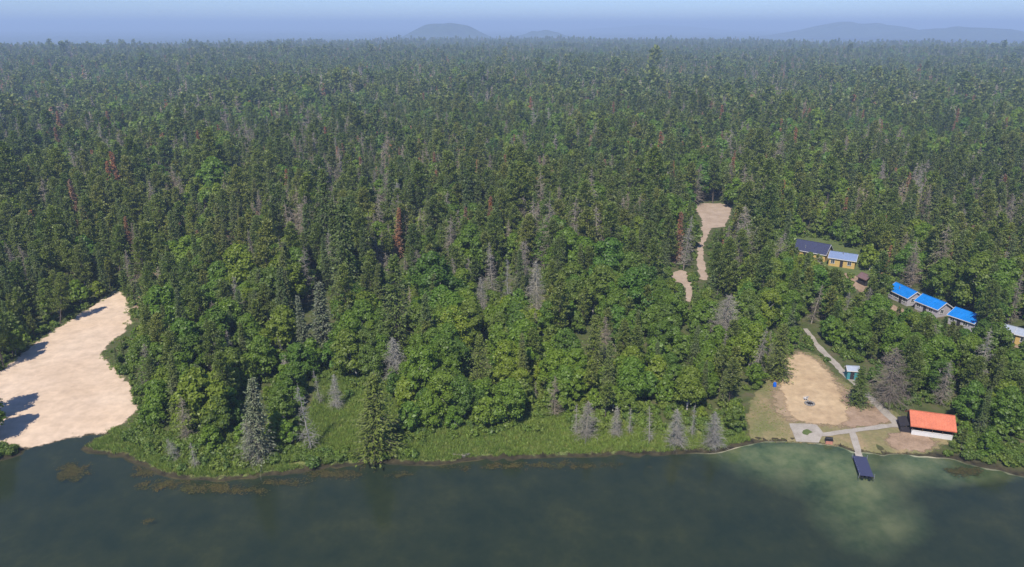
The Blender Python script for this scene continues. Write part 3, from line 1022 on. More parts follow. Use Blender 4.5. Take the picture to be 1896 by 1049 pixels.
def tree(kind, shape, x, y, z, sc, rz, label, group=None, lean=(0, 0), name=None, wsc=1.0):
    K = KINDS[kind]
    t = thing(name or K['name'], label, K['cat'], (x, y, z), rz, group)
    t.rotation_euler = (lean[0], lean[1], rz)
    t.scale = (sc * wsc, sc * wsc, sc)
    obj('trunk', shape[0], t)
    obj('bare_crown' if kind == 'dead' else 'crown', shape[1], t)
    return t


# trees and snags that stand out in the photograph: base pixel, row of the tip
KEY = [
    ('spruce', 'great_grey_spruce', 478, 852, 702, (0, 0), 1.2, 'large grey-green spruce standing alone at the marsh edge'),
    ('spruce', 'grey_spruce', 602, 668, 526, (0, 0), 1.4, 'tall pale grey spruce above the grassy marsh hollow'),
    ('spruce', 'grey_spruce', 566, 658, 546, (0, 0), 0.95, 'slim grey spruce just left of the tall pale spruce'),
    ('pine', 'shore_conifer', 695, 838, 690, (0, 0), 1.6, 'broad olive conifer on the shore right of the grassy hollow'),
    ('pine', 'shore_conifer', 735, 650, 470, (0, 0), 1.15, 'tall ragged olive conifer behind the big dead spruce'),
    ('pine', 'shore_conifer', 890, 735, 620, (0, 0), 1.1, 'brownish conifer standing before broadleaf trees behind mid shore'),
    ('pine', 'shore_conifer', 1095, 700, 580, (0, 0), 1.2, 'olive conifer amid broadleaf trees behind the snag row'),
    ('pine', 'shore_conifer', 1438, 702, 600, (0, 0), 1.4, 'grey-olive conifer at the corner of the sandy court'),
    ('pine', 'shore_conifer', 1588, 752, 680, (0, 0), 1.6, 'dark spreading conifer over the path by the teal hut'),
    ('dead', 'fan_dead', 328, 852, 808, (0.05, -0.3), 0.8, 'short grey snag leaning left near the sand beach'),
    ('dead', 'plain_dead', 362, 864, 810, (0.1, 0.08), 1.1, 'short grey snag at the tip of the marsh'),
    ('dead', 'fan_dead', 482, 856, 776, (0.0, -0.32), 0.9, 'fallen-looking grey dead tree leaning left against the large spruce'),
    ('dead', 'plain_dead', 577, 834, 706, (0, -0.05), 1.0, 'tall thin grey snag left of the grassy hollow'),
    ('dead', 'plain_dead', 594, 750, 682, (0, -0.06), 0.9, 'thin dead tree, left one of the pair behind the hollow'),
    ('dead', 'thick_dead', 622, 758, 690, (0, 0.04), 0.9, 'thick dead tree, right one of the pair behind the hollow'),
    ('dead', 'thick_dead', 736, 705, 622, (0, 0), 1.35, 'dense silvery dead spruce right of the tall pale spruce'),
    ('dead', 'plain_dead', 527, 672, 620, (0, -0.1), 0.6, 'small pale snag above the big dark shadow'),
    ('dead', 'plain_dead', 1066, 806, 744, (0, 0), 1.0, 'leftmost thin grey snag of the mid shore row'),
    ('dead', 'thick_dead', 1084, 812, 740, (0, 0), 1.3, 'dense grey snag second in the mid shore row'),
    ('dead', 'thick_dead', 1138, 808, 748, (0, 0.03), 0.9, 'dense grey snag third in the mid shore row'),
    ('dead', 'plain_dead', 1165, 804, 752, (0, 0), 1.1, 'thin grey snag fourth in the mid shore row'),
    ('dead', 'plain_dead', 1202, 818, 748, (0, 0), 1.0, 'single grey snag in the gap of the mid shore row'),
    ('dead', 'thick_dead', 1250, 824, 750, (0, -0.03), 1.2, 'grey snag sixth in the mid shore row'),
    ('dead', 'plain_dead', 1280, 808, 745, (0, 0.05), 1.0, 'grey snag seventh in the mid shore row'),
    ('dead', 'thick_dead', 1322, 826, 757, (0, 0), 1.3, 'rightmost dense grey snag of the mid shore row'),
    ('dead', 'plain_dead', 992, 745, 706, (0, 0), 0.8, 'lone short snag in the grass behind mid shore'),
    ('dead', 'thick_dead', 992, 592, 478, (0, 0), 0.9, 'tall pale dead conifer in the wood left of the track'),
    ('dead', 'thick_dead', 892, 580, 510, (0, 0), 0.9, 'pale dead conifer in the wood behind mid shore'),
    ('dead', 'plain_dead', 940, 560, 478, (0, 0), 1.0, 'slim dead conifer between two pale dead conifers'),
    ('dead', 'bushy_dead', 1335, 632, 545, (0, 0), 1.25, 'wide bushy grey dead tree below the gravel road'),
    ('dead', 'bushy_dead', 1645, 752, 640, (0, 0), 1.0, 'wide bushy grey dead tree beside the teal hut'),
    ('dead', 'plain_dead', 1566, 590, 538, (0, 0), 1.4, 'pale bare tree before the brown shed'),
    ('dead', 'thick_dead', 855, 842, 826, (0, 1.1), 1.2, 'grey bleached root of a fallen tree on the marsh'),
    ('dead', 'thick_dead', 740, 440, 335, (0, 0), 0.8, 'tall grey dead spruce high in the wooded slope'),
    ('dead', 'thick_dead', 598, 385, 305, (0, 0), 0.9, 'pale dead conifer in a cluster high in the forest'),
    ('broad', None, -12, 806, 700, (0, 0), 1.0, 'leafy broadleaf tree cut by the left picture edge above the beach'),
    ('broad', None, -45, 785, 672, (0, 0), 1.0, 'leafy broadleaf tree half outside the left picture edge'),
    ('red', None, 568, 470, 402, (0, 0), 1.0, 'orange-brown dying conifer above the leafy slope'),
    ('red', None, 1060, 300, 248, (0, 0), 1.0, 'rust red conifer in the forest left of the road'),
    ('red', None, 1470, 320, 282, (0, 0.2), 1.0, 'orange dying conifer leaning in the forest behind the road'),
    ('red', None, 785, 205, 168, (0, 0), 1.2, 'small far rust red conifer high in the forest'),
]
rnd = random.Random(11)
key_px, key_show = [], []
for kind, shp, a, b, top, lean, wsc, label in KEY:
    x, y, _ = W(a, b, 0.6)
    z = float(ground_z(np.array([x]), np.array([y]))[0])
    shape = SPECIAL[shp] if shp else NEAR[kind][rnd.randrange(KINDS[kind]['n'])]
    h = height_for(a, b, top, z)
    sc = h / shape[2]
    tree(kind, shape, x, y, z - 0.05, sc, rnd.uniform(0, 6.28) if lean == (0, 0) else 0.0, label, None, lean, 'snag' if (kind == 'dead' and b > 740) else None, wsc)
    key_px.append((x, y, 1.2 if kind == 'dead' else 2.2))
    if 480 < b and a > 60:
        hp = b - top
        key_show.append([(a - 0.11 * hp, b - 0.35 * hp), (a - 0.05 * hp, top + 0.1 * hp), (a, top), (a + 0.05 * hp, top + 0.1 * hp), (a + 0.11 * hp, b - 0.35 * hp)])
    if shp in ('thick_dead', 'plain_dead', 'fan_dead', 'bushy_dead') or kind == 'red':
        pass

# ------------------------------------------------------------------ the forest: where each tree stands
NO_TREE = [SAND_PX, LAWN_PX, ROAD_PX, ROAD2_PX, DIRT3_PX,
           [(1460, 438), (1535, 446), (1592, 466), (1592, 505), (1530, 500), (1462, 478)], [(1580, 500), (1612, 505), (1606, 535), (1580, 528)],                # navy house, shed
           [(1638, 530), (1700, 542), (1812, 580), (1812, 612), (1740, 604), (1690, 588), (1638, 572)],   # cabins
           [(1662, 752), (1690, 745), (1776, 756), (1780, 815), (1690, 812), (1660, 790)],                                          # boathouse
           [(1560, 665), (1612, 670), (1612, 705), (1560, 702)],                                          # teal hut
           [(1848, 600), (1900, 606), (1900, 640), (1862, 632)],
           [(1483, 600), (1500, 600), (1580, 690), (1675, 780), (1650, 785), (1555, 700)],                # path
           [(140, 850), (160, 815), (225, 800), (262, 790), (310, 832), (420, 838), (520, 846), (562, 832), (574, 725), (640, 695), (735, 715), (742, 818), (780, 802),
            (850, 818), (925, 806), (945, 768), (1050, 778), (1200, 788), (1330, 798), (1380, 800), (1400, 900), (140, 950)]]
SHOW = [SAND_PX[:22] + [(0, 700), (70, 640), (140, 590)],                                                   # must stay in view
        [(1384, 742), (1432, 700), (1450, 662), (1478, 654), (1510, 668), (1550, 720), (1620, 760), (1690, 750), (1772, 762), (1775, 815), (1700, 836), (1500, 820), (1380, 815)],
        [(1288, 380), (1357, 380), (1348, 418), (1322, 426), (1312, 455), (1314, 518), (1292, 522), (1285, 480), (1290, 440)],
        [(1244, 508), (1262, 502), (1278, 520), (1282, 552), (1272, 552), (1262, 528)],
        [(1468, 440), (1530, 448), (1586, 468), (1584, 494), (1542, 490), (1532, 472), (1478, 456)],
        [(1585, 510), (1600, 498), (1610, 506), (1602, 524)],
        [(1643, 532), (1656, 522), (1700, 538), (1750, 560), (1776, 568), (1800, 580), (1800, 594), (1752, 584), (1735, 576), (1690, 562), (1648, 542)],
        [(1570, 674), (1598, 676), (1596, 692), (1572, 696)],
        [(1852, 602), (1896, 606), (1896, 630), (1868, 622)],
        [(1490, 612), (1502, 610), (1572, 690), (1560, 694)],
        [(585, 832), (596, 780), (612, 740), (660, 712), (720, 750), (728, 830)],
        [(150, 830), (225, 812), (290, 845), (370, 880), (250, 850)],
        [(790, 852), (800, 826), (930, 822), (960, 790), (1050, 790), (1060, 806), (1330, 812), (1360, 832)],
        [(1262, 600), (1272, 597), (1278, 606), (1270, 612)], [(420, 430), (436, 430), (436, 438), (420, 438)]]
SHOW = SHOW + key_show
rng = np.random.default_rng(21)
CP, R0, R1 = [], 80.0, 3900.0
ang_lim = 0.68
r = 95.0
pts = []
while r < 3900:
    s = 3.7 + 0.005 * max(0, r - 130)
    n = int(2 * ang_lim * r / s)
    a = -ang_lim + (np.arange(n) + rng.uniform(-0.42, 0.42, n)) * (2 * ang_lim / n)
    rr = r + rng.uniform(-0.42, 0.42, n) * s
    pts.append(np.stack([rr * np.sin(a), rr * np.cos(a), np.full(n, s)], -1))
    r += s * 0.98
pts = np.concatenate(pts)
X, Y, S = pts.T
rim = rim_r(X, Y)
ok = (np.hypot(X, Y) < rim + 60)
X, Y, S = X[ok], Y[ok], S[ok]
near = np.hypot(X, Y) < 320
D = np.full(X.shape, 99.0)
D[near] = shore_d(X[near], Y[near])
ok = D > 1.2
X, Y, S, D = X[ok], Y[ok], S[ok], D[ok]
Z = ground_z(X, Y, D)
A_, B_ = PX(X, Y, Z)
bad = np.zeros(X.shape, bool)
for p in NO_TREE:
    bad |= in_poly(A_, B_, p)
for (kx, ky, kr) in key_px:
    bad |= np.hypot(X - kx, Y - ky) < kr
RR0 = np.hypot(X, Y)
# thin out here and there so that dark gaps open between the crowns
bad |= rng.random(X.shape) < (0.10 + 0.35 * (vnoise(X, Y, 11, 2) > 0.7) * (RR0 > 170))
X, Y, Z, S, A_, B_, D_ = (q[~bad] for q in (X, Y, Z, S, A_, B_, D))
n = len(X)
RR = np.hypot(X, Y)
# mixture of kinds
wb = np.full(n, 0.16); ws = np.full(n, 0.24); wp = np.full(n, 0.42); wd = np.full(n, 0.24); wr = np.where(B_ < 520, 0.04, 0.0)
cl = vnoise(X, Y, 75, 6) * 0.45 + vnoise(X, Y, 24, 7) * 0.35 + vnoise(X, Y, 260, 17) * 0.2
wb = wb * (0.25 + 6.5 * sstep(0.44, 0.64, cl))
wd = wd * (0.35 + 2.0 * sstep(0.45, 0.8, vnoise(X, Y, 34, 8)))


def zone(mask, b=None, s=None, p=None, d=None):
    if b is not None: wb[mask] = b * (0.6 + 0.8 * cl[mask])
    if s is not None: ws[mask] = s
    if p is not None: wp[mask] = p
    if d is not None: wd[mask] = d


zone((A_ > 250) & (A_ < 780) & (B_ > 640), 0.85, 0.06, 0.05, 0.04)
zone((A_ > 330) & (A_ < 780) & (B_ > 520) & (B_ <= 640), 0.5, 0.2, 0.2, 0.1)
zone((A_ > 440) & (A_ < 800) & (B_ > 250) & (B_ <= 520), 0.15, 0.32, 0.3, 0.3)
zone((A_ > 780) & (A_ < 1440) & (B_ > 560), 0.85, 0.05, 0.08, 0.03)
zone((A_ > 800) & (A_ < 1440) & (B_ > 430) & (B_ <= 560), 0.4, 0.16, 0.3, 0.16)
zone((A_ > 1050) & (A_ < 1560) & (B_ > 230) & (B_ <= 430), 0.42, 0.12, 0.3, 0.1)
zone((A_ > 1440) & (B_ > 560), 0.5, 0.05, 0.4, 0.06)
zone((A_ > 1440) & (A_ < 1640) & (B_ > 430) & (B_ <= 560), 0.5, 0.1, 0.3, 0.08)
zone((A_ < 330) & (B_ > 330) & (B_ < 700), 0.1, 0.26, 0.5, 0.14)
zone((A_ < 430) & (A_ > 190) & (B_ > 600), 0.5, 0.1, 0.3, 0.1)
tot = wb + ws + wp + wd + wr
u = rng.random(n) * tot
kid = np.where(u < wb, 0, np.where(u < wb + ws, 1, np.where(u < wb + ws + wp, 2, np.where(u < wb + ws + wp + wd, 3, 4))))
KN = ['broad', 'spruce', 'pine', 'dead', 'red']
H0 = np.array([10.2, 15.0, 14.6, 13.4, 13.5])
HH = H0[kid] * np.exp(rng.normal(0, 0.22, n)) * (0.76 + 0.42 * vnoise(X, Y, 40, 12)) * (0.85 + 0.3 * vnoise(X, Y, 130, 14))
HH = HH * np.where((kid == 0) & (B_ > 640), 0.84, 1.0) * np.where((kid > 0) & (B_ > 600), 0.85, 1.0)
HH = HH * np.where(D_ < 10, 0.72, 1.0)
HH = HH * (1 + 0.12 * sstep(600, 2500, RR))
UH = np.array([10.0, 13.0, 13.0, 12.0, 13.0])
HW = np.array([0.38, 0.15, 0.16, 0.12, 0.15])
# leave what the photograph shows uncovered
drop = np.zeros(n, bool)
near = np.where((RR < 420) & (B_ > 360))[0]
for att, fac in ((0, 1.0), (1, 0.62), (2, 0.4)):
    hit = np.zeros(len(near), bool)
    for fh in (0.15, 0.3, 0.45, 0.6, 0.75, 0.88, 1.0):
        for sgn in (-1, -0.5, 0, 0.5, 1):
            w = HW[kid[near]] * HH[near] * sgn * (0.9 if fh < 0.7 else 0.45)
            a, b = PX(X[near] + w, Y[near], Z[near] + HH[near] * fh)
            for p in SHOW:
                hit |= in_poly(a, b, p)
    if att < 2:
        HH[near[hit]] *= 0.62
    else:
        drop[near[hit]] = True
keep = ~drop
X, Y, Z, S, A_, B_, kid, HH, RR = (q[keep] for q in (X, Y, Z, S, A_, B_, kid, HH, RR))
n = len(X)
SCL = HH / UH[kid]
ROT = rng.uniform(0, 6.283, n)
VAR = rng.integers(0, 1000, n)
# the 300 of each kind that show largest stand as trees of their own, the others as one mass of each kind
in_view = (A_ > -30) & (A_ < 1926) & (B_ < 1060)
for k, kn in enumerate(KN):
    sel = np.where(kid == k)[0]
    nvar = KINDS[kn]['n']
    vis = sel[in_view[sel]]
    a, b = PX(X[vis], Y[vis], Z[vis] + HH[vis])
    size = (B_[vis] - b)
    order = vis[np.argsort(-size)][:300 if kn != 'red' else 60]
    chosen = np.zeros(n, bool); chosen[order] = True
    lo_, hi_ = np.quantile(HH[order], (0.33, 0.67))
    mid = [where(A_[i], B_[i] - 0.5 * (B_[i] - PX(X[i], Y[i], Z[i] + HH[i])[1])) for i in order]
    labs = single_out([(f'{size_word(HH[i], lo_, hi_)} {LOOK[kn]} {rel}', A_[i]) for i, (rel, lm) in zip(order, mid)])
    for i, (rel, lm), lab in zip(order, mid, labs):
        shape = NEAR[kn][VAR[i] % nvar]
        tree(kn, shape, float(X[i]), float(Y[i]), float(Z[i]) - 0.05, float(SCL[i]), float(ROT[i]), lab, f'{PLUR[kn]} around {lm}', (rnd.gauss(0, 0.03), rnd.gauss(0, 0.03)))
    rest = sel[~chosen[sel]]
    for lod, m_ in ((1, RR[rest] < 620), (2, RR[rest] >= 620)):
        q = rest[m_]
        if not len(q):
            continue
        stuff({'broad': 'broadleaf_forest', 'spruce': 'spruce_forest', 'pine': 'pine_forest', 'dead': 'dead_conifer_forest', 'red': 'dying_conifer_forest'}[kn],
              f'{PLUR[kn]} mixed through the ' + ('forest in the middle distance' if lod == 1 else 'far forest towards the horizon'),
              np.stack([X[q], Y[q], Z[q] - 0.05], -1), ROT[q], SCL[q], VAR[q] % nvar, FARC[(kn, lod)])

# shrubs along the shore and the edges of the clearings, undergrowth below the near trees
cand = []
for px_, py_, w_, h_, nn in [(330, 815, 90, 22, 34), (460, 840, 60, 18, 16), (620, 846, 130, 12, 40), (300, 770, 50, 25, 22), (560, 690, 40, 40, 24), (680, 670, 60, 18, 16), (780, 790, 25, 40, 16),
                             (850, 765, 60, 25, 22), (960, 735, 60, 12, 14), (1200, 785, 150, 12, 30), (1395, 725, 14, 40, 12), (1790, 830, 40, 25, 26), (1850, 845, 50, 20, 22),
                             (10, 840, 26, 12, 12), (20, 660, 30, 22, 10), (640, 705, 60, 14, 8), (1660, 760, 18, 10, 8), (1612, 478, 16, 14, 10), (1540, 440, 60, 6, 8), (1000, 770, 60, 18, 14), (1330, 800, 40, 10, 8), (1790, 790, 18, 20, 10), (270, 740, 14, 40, 8)]:
    for _ in range(nn):
        cand.append((px_ + rnd.uniform(-1, 1) * w_, py_ + rnd.uniform(-1, 1) * h_))
SKIP = [SAND_PX, COURT_PX, ROAD_PX, [(1385, 745), (1440, 690), (1660, 765), (1772, 800), (1720, 838), (1500, 820), (1385, 815)], [(590, 830), (600, 745), (700, 730), (720, 815), (660, 832)]]
spots = []
for a, b in cand:
    x, y, _ = W(a, b, 0.6)
    d = float(shore_d(np.array([x]), np.array([y]))[0])
    if d < 0.7 or any(bool(in_poly(np.array([a]), np.array([b]), p)[0]) for p in SKIP):
        continue
    spots.append((a, b, x, y, float(ground_z(np.array([x]), np.array([y]))[0]), rnd.uniform(0.45, 1.05), where(a, b)))
labs = single_out([(f'{size_word(2 * q[5], 1.3, 1.7)} {LOOK["shrub"]} {q[6][0]}', q[0]) for q in spots])
for (a, b, x, y, z, ssc, (rel, lm)), lab in zip(spots, labs):
    tree('shrub', NEAR['shrub'][rnd.randrange(5)], x, y, z, ssc, rnd.uniform(0, 6.28), lab, f'shrubs around {lm}', wsc=rnd.uniform(0.9, 1.4))
nsh = len(spots)
un = rng.uniform(-1, 1, (12000, 2)) * np.array([150, 80]) + np.array([0, 177])
ud = shore_d(un[:, 0], un[:, 1])
uz = ground_z(un[:, 0], un[:, 1], ud)
ua, ub = PX(un[:, 0], un[:, 1], uz)
good = (ud > 4) & (vnoise(un[:, 0], un[:, 1], 14, 5) > 0.3)
for p in NO_TREE[:-1] + SHOW:
    for dz in (0, 1.2):
        a, b = PX(un[:, 0], un[:, 1], uz + dz)
        good &= ~in_poly(a, b, p)
good &= ~in_poly(ua, ub, NO_TREE[-1])
fr_ = np.array([W(rnd.uniform(250, 560), rnd.uniform(775, 868), 0.7)[:2] for _ in range(420)] + [W(rnd.uniform(560, 770), rnd.uniform(835, 858), 0.7)[:2] for _ in range(160)]
                + [W(rnd.uniform(560, 740), rnd.uniform(670, 740), 0.7)[:2] for _ in range(90)] + [W(rnd.uniform(780, 1380), rnd.uniform(745, 800), 0.7)[:2] for _ in range(260)]
                + [W(rnd.uniform(1640, 1800), rnd.uniform(700, 752), 0.7)[:2] for _ in range(110)] + [W(rnd.uniform(1782, 1900), rnd.uniform(770, 862), 0.7)[:2] for _ in range(170)]
                + [W(rnd.uniform(1495, 1600), rnd.uniform(600, 672), 0.7)[:2] for _ in range(70)] + [W(rnd.uniform(1590, 1660), rnd.uniform(478, 520), 0.7)[:2] for _ in range(40)])
fd = shore_d(fr_[:, 0], fr_[:, 1])
fa, fb = PX(fr_[:, 0], fr_[:, 1], 0.8 + 0 * fd)
fk = (fd > 1.5) & ~in_poly(fa, fb, SAND_PX) & ~in_poly(fa, fb, LAWN_PX) & ~in_poly(fa, fb, NO_TREE[-2]) & (vnoise(fr_[:, 0], fr_[:, 1], 7, 51) > 0.36)
for (kx, ky, kr) in key_px:
    fk &= np.hypot(fr_[:, 0] - kx, fr_[:, 1] - ky) > 0.8
fr_ = fr_[fk]
un = np.concatenate([un[good], fr_]); uz = np.concatenate([uz[good], ground_z(fr_[:, 0], fr_[:, 1])])
m_ = len(un)
stuff('undergrowth', 'low green undergrowth on the forest floor', np.column_stack([un, uz]), rng.uniform(0, 6.28, m_), rng.uniform(0.35, 0.95, m_), rng.integers(0, 5, m_), FARC[('shrub', 1)])

# sedge and grass on the marsh, thin grass on the lawn edge
tc = bpy.data.collections.new('sedge_shapes')
for s in range(5):
    v, q = tuft(s, 0.45 + 0.12 * s)
    tc.objects.link(bpy.data.objects.new(f'shape_{s:02d}', mesh_arrays('sedge_shape', v, q, [M['sedge']])))
mw = [W(a, b, 0.6)[:2] for a, b in MARSH_PX]
gp = rng.uniform(0, 1, (90000, 2)) * np.array([150, 62]) + np.array([-98, 98])
g_ok = in_poly(gp[:, 0], gp[:, 1], mw)
gd = shore_d(gp[:, 0], gp[:, 1])
g_ok |= (gd > 0.1) & (gd < 2.2) & (np.abs(gp[:, 0]) < 100)
ga, gb = PX(gp[:, 0], gp[:, 1], 0.5 + 0 * gp[:, 0])
for p in (SAND_PX, LAWN_PX):
    g_ok &= ~in_poly(ga, gb, p)
hol = in_poly(ga, gb, [(585, 830), (600, 745), (700, 730), (725, 815), (660, 835)])
g_ok &= (gd > 0.9) & (vnoise(gp[:, 0], gp[:, 1], 3.5, 31) > 0.08)
gp, gd = gp[g_ok][:24000], gd[g_ok][:24000]
stuff('marsh_grass', 'yellow-green sedge and grass covering the marshy shore', np.column_stack([gp, ground_z(gp[:, 0], gp[:, 1], gd)]), rng.uniform(0, 6.28, len(gp)), rng.uniform(0.4, 1.1, len(gp)), rng.integers(0, 5, len(gp)), tc)
lw = [W(a, b, 0.6)[:2] for a, b in LAWN_PX]
lp = rng.uniform(0, 1, (9000, 2)) * np.array([45, 55]) + np.array([38, 108])
l_ok = in_poly(lp[:, 0], lp[:, 1], lw)
la, lb = PX(lp[:, 0], lp[:, 1], 0.7 + 0 * lp[:, 0])
for p in (COURT_PX, DIRT_PX, DIRT2_PX, [(1455, 778), (1530, 778), (1690, 775), (1690, 800), (1600, 815), (1605, 845), (1570, 845), (1470, 818)]):
    l_ok &= ~in_poly(la, lb, p)
l_ok &= vnoise(lp[:, 0], lp[:, 1], 3, 41) > 0.45
lp = lp[l_ok]
stuff('lawn_grass', 'patchy short grass growing on the worn lawn', np.column_stack([lp, ground_z(lp[:, 0], lp[:, 1])]), rng.uniform(0, 6.28, len(lp)), rng.uniform(0.12, 0.28, len(lp)), rng.integers(0, 5, len(lp)), tc)

# weed floating in the shallows
pc = bpy.data.collections.new('weed_shapes')
for s in range(4):
    v, q = pad(s)
    pc.objects.link(bpy.data.objects.new(f'shape_{s:02d}', mesh_arrays('weed_shape', v, q, [M['lily']])))
ring_ = densify([W(a, b, 0.7) for a, b in SAND_PX], 0.35, 0.7, np.random.default_rng(77))
ring_ = np.array([p for p in ring_ if vnoise(p[0], p[1], 4, 61) > 0.35])
ring_ = ring_[shore_d(ring_[:, 0], ring_[:, 1]) > 1.5]
stuff('edge_grass', 'thin grass and weeds fringing the sandy clearing', np.column_stack([ring_, ground_z(ring_[:, 0], ring_[:, 1])]), rng.uniform(0, 6.28, len(ring_)), rng.uniform(0.3, 0.9, len(ring_)), rng.integers(0, 5, len(ring_)), tc)
wp_ = []
for (a, b, ra, rb, nn) in [(130, 872, 26, 12, 60), (330, 899, 80, 8, 60), (430, 908, 70, 5, 36), (520, 893, 50, 4, 22), (275, 874, 22, 7, 22), (620, 877, 60, 5, 40), (740, 880, 25, 3, 12), (275, 966, 10, 4, 3), (1000, 862, 200, 5, 60), (1780, 872, 40, 6, 30)]:
    for _ in range(nn):
        x, y, _z = W(a + ra * rnd.gauss(0, 0.5), b + rb * rnd.gauss(0, 0.6), 0)
        wp_.append((x, y, 0.006))
wp_ = np.array(wp_)
wp_ = wp_[shore_d(wp_[:, 0], wp_[:, 1]) < -0.2]
stuff('floating_weed', 'brown-green weed mats floating in the shallows', wp_, rng.uniform(0, 6.28, len(wp_)), rng.uniform(0.4, 1.3, len(wp_)), rng.integers(0, 4, len(wp_)), pc)
print('individual trees placed; forest points', n, 'shrubs', nsh)

# ------------------------------------------------------------------ buildings
def gz(x, y):
    return float(ground_z(np.array([x]), np.array([y]))[0])


def window(parent, x0, x1, y, z0, z1, side='front', frame_mat=None):
    """pane with frame and sill on a wall; y is the wall's outer face (front: -y side, right: +x side)"""
    fm = frame_mat or M['white']
    t = 0.09

    def B(a0, a1, b0, b1, c0, c1):
        m = MB()
        if side == 'front':
            return m.box(a0, a1, y - b1, y - b0, c0, c1)
        if side == 'left':
            return m.box(y - b1, y - b0, a0, a1, c0, c1)
        return m.box(y + b0, y + b1, a0, a1, c0, c1)
    f = B(x0 - t, x1 + t, 0.003, 0.06, z1, z1 + t)
    for (a0, a1, c0, c1) in ((x0 - t, x0, z0, z1), (x1, x1 + t, z0, z1), ((x0 + x1) / 2 - 0.03, (x0 + x1) / 2 + 0.03, z0, z1)):
        q = B(a0, a1, 0.003, 0.06, c0, c1)
        f.add(q.v, q.f)
    w = f.build('window', fm, parent)
    B(x0, x1, 0.004, 0.03, z0, z1).build('pane', M['glass'], w)
    B(x0 - t - 0.04, x1 + t + 0.04, 0.003, 0.12, z0 - t, z0).build('sill', fm, w)
    return w


def door(parent, x0, x1, y, z0, z1, side='front', mat=None):
    def B(a0, a1, b0, b1, c0, c1):
        if side == 'front':
            return MB().box(a0, a1, y - b1, y - b0, c0, c1)
        return MB().box(y + b0, y + b1, a0, a1, c0, c1)
    d = B(x0, x1, 0.003, 0.05, z0, z1).build('door', mat or M['darkwood'], parent)
    B(x1 - 0.18, x1 - 0.1, 0.055, 0.11, (z0 + z1) / 2 - 0.06, (z0 + z1) / 2 + 0.04).build('handle', M['steel'], d)
    return d


def cabin(name, label, cat, eave_px, eave_z, yaw, L, D, rise, roof_mat, wall_mat, trim_mat=None, group=None, windows=(), doors=(), over=0.35, open_front=False, chimney=None, back=None, seams=0.8, gable_mat=None, skip_wall=()):
    """gabled hut. Local x along the front eave, y towards the back; origin under the front-left eave corner"""
    x, y, _ = W(*eave_px, eave_z)
    z0 = gz(x, y)
    e = eave_z - z0
    t = thing(name, label, cat, (x, y, z0), yaw, group)
    tm = trim_mat or M['white']
    D2 = 2 * D if back is None else D + back
    back_rise = rise if back is None else rise * back / D
    th = 0.1
    # walls
    wx0, wx1, wy0, wy1 = over, L - over, over, D2 - over
    wt = 0.14
    top_f = e + rise * over / D - th - 0.03
    wz = -0.4
    if not open_front:
        MB().box(wx0, wx1, wy0, wy0 + wt, wz, top_f).build('front_wall', wall_mat, t)
    MB().box(wx0, wx1, wy1 - wt, wy1, wz, top_f).build('back_wall', wall_mat, t)
    for sx, (a, b) in enumerate(((wx0, wx0 + wt), (wx1 - wt, wx1))):
        if sx in skip_wall:
            continue
        ya, yb = wy0 + wt + 0.002, wy1 - wt - 0.002
        zr = e + rise - th - 0.05 - rise * 0.02
        za = e + rise * ya / D - th - 0.05
        zb = e + back_rise * (D2 - yb) / (D2 - D) - th - 0.05
        prof = [(ya, wz), (yb, wz), (yb, zb), (D, zr), (ya, za)]
        vs = [(a, p, q) for p, q in prof] + [(b, p, q) for p, q in prof]
        n = 5
        MB().add(vs, [tuple(range(n - 1, -1, -1)), tuple(range(n, 2 * n))] + [(i, (i + 1) % n, n + (i + 1) % n, n + i) for i in range(n)]).build('gable_wall', gable_mat or wall_mat, t)
    # roof slopes
    for nm, y0, y1, zz0, zz1 in (('front', 0, D, e, e + rise), ('back', D2, D, e + rise - back_rise, e + rise)):
        g = 0.004 if nm == 'back' else 0
        pts = [(0, y0, zz0), (L, y0, zz0), (L, y1 + (g if nm == 'back' else 0), zz1), (0, y1 + (g if nm == 'back' else 0), zz1)]
        if nm == 'back':
            pts = pts[::-1]
        sl = MB().slab(pts, th).build('roof_slope', roof_mat, t)
        if seams:
            k = int(L / seams)
            ln = math.hypot(y1 - y0, zz1 - zz0)
            pitch = math.atan2(zz1 - zz0, y1 - y0)
            sm = MB().box(-0.018, 0.018, 0.03, ln - 0.06, 0.003, 0.045).mesh('seam', roof_mat)
            for i in range(1, k):
                o = obj('seam', sm, sl, (L * i / k, y0, zz0), (pitch if nm == 'front' else math.pi - (math.pi - pitch), 0, 0))
                if nm == 'back':
                    o.rotation_euler = (pitch, 0, 0)
                    o.location = (L * i / k, y0, zz0 + 0.03)
        # barge boards on both gable ends
        for xx in (-0.06, L + 0.002):
            q = [(xx, y0, zz0 + 0.02), (xx + 0.058, y0, zz0 + 0.02), (xx + 0.058, y1, zz1 + 0.02), (xx, y1, zz1 + 0.02)]
            if nm == 'back':
                q = q[::-1]
            MB().slab(q, 0.26).build('barge_board', tm, t)
    MB().box(0, L, -0.07, -0.003, e - 0.16, e + 0.02).build('fascia', tm, t)
    MB().box(-0.02, L + 0.02, D - 0.09, D + 0.09, e + rise + 0.003, e + rise + 0.06).build('ridge_cap', roof_mat, t)
    for (side, a0, a1, c0, c1) in windows:
        window(t, a0, a1, {'front': wy0, 'right': wx1, 'left': wx0}[side], c0, c1, side)
    for (side, a0, a1) in doors:
        door(t, a0, a1, wy0 if side == 'front' else wx1, 0.1, 2.05, side)
    if chimney:
        cx_, cy_ = chimney
        zc = e + rise * cy_ / D
        MB().tube([(cx_, cy_, zc - 0.1), (cx_, cy_, zc + 0.9)], [0.12, 0.12], 8).build('chimney', M['steel'], t)
    return t, e, (wx0, wx1, wy0, wy1)


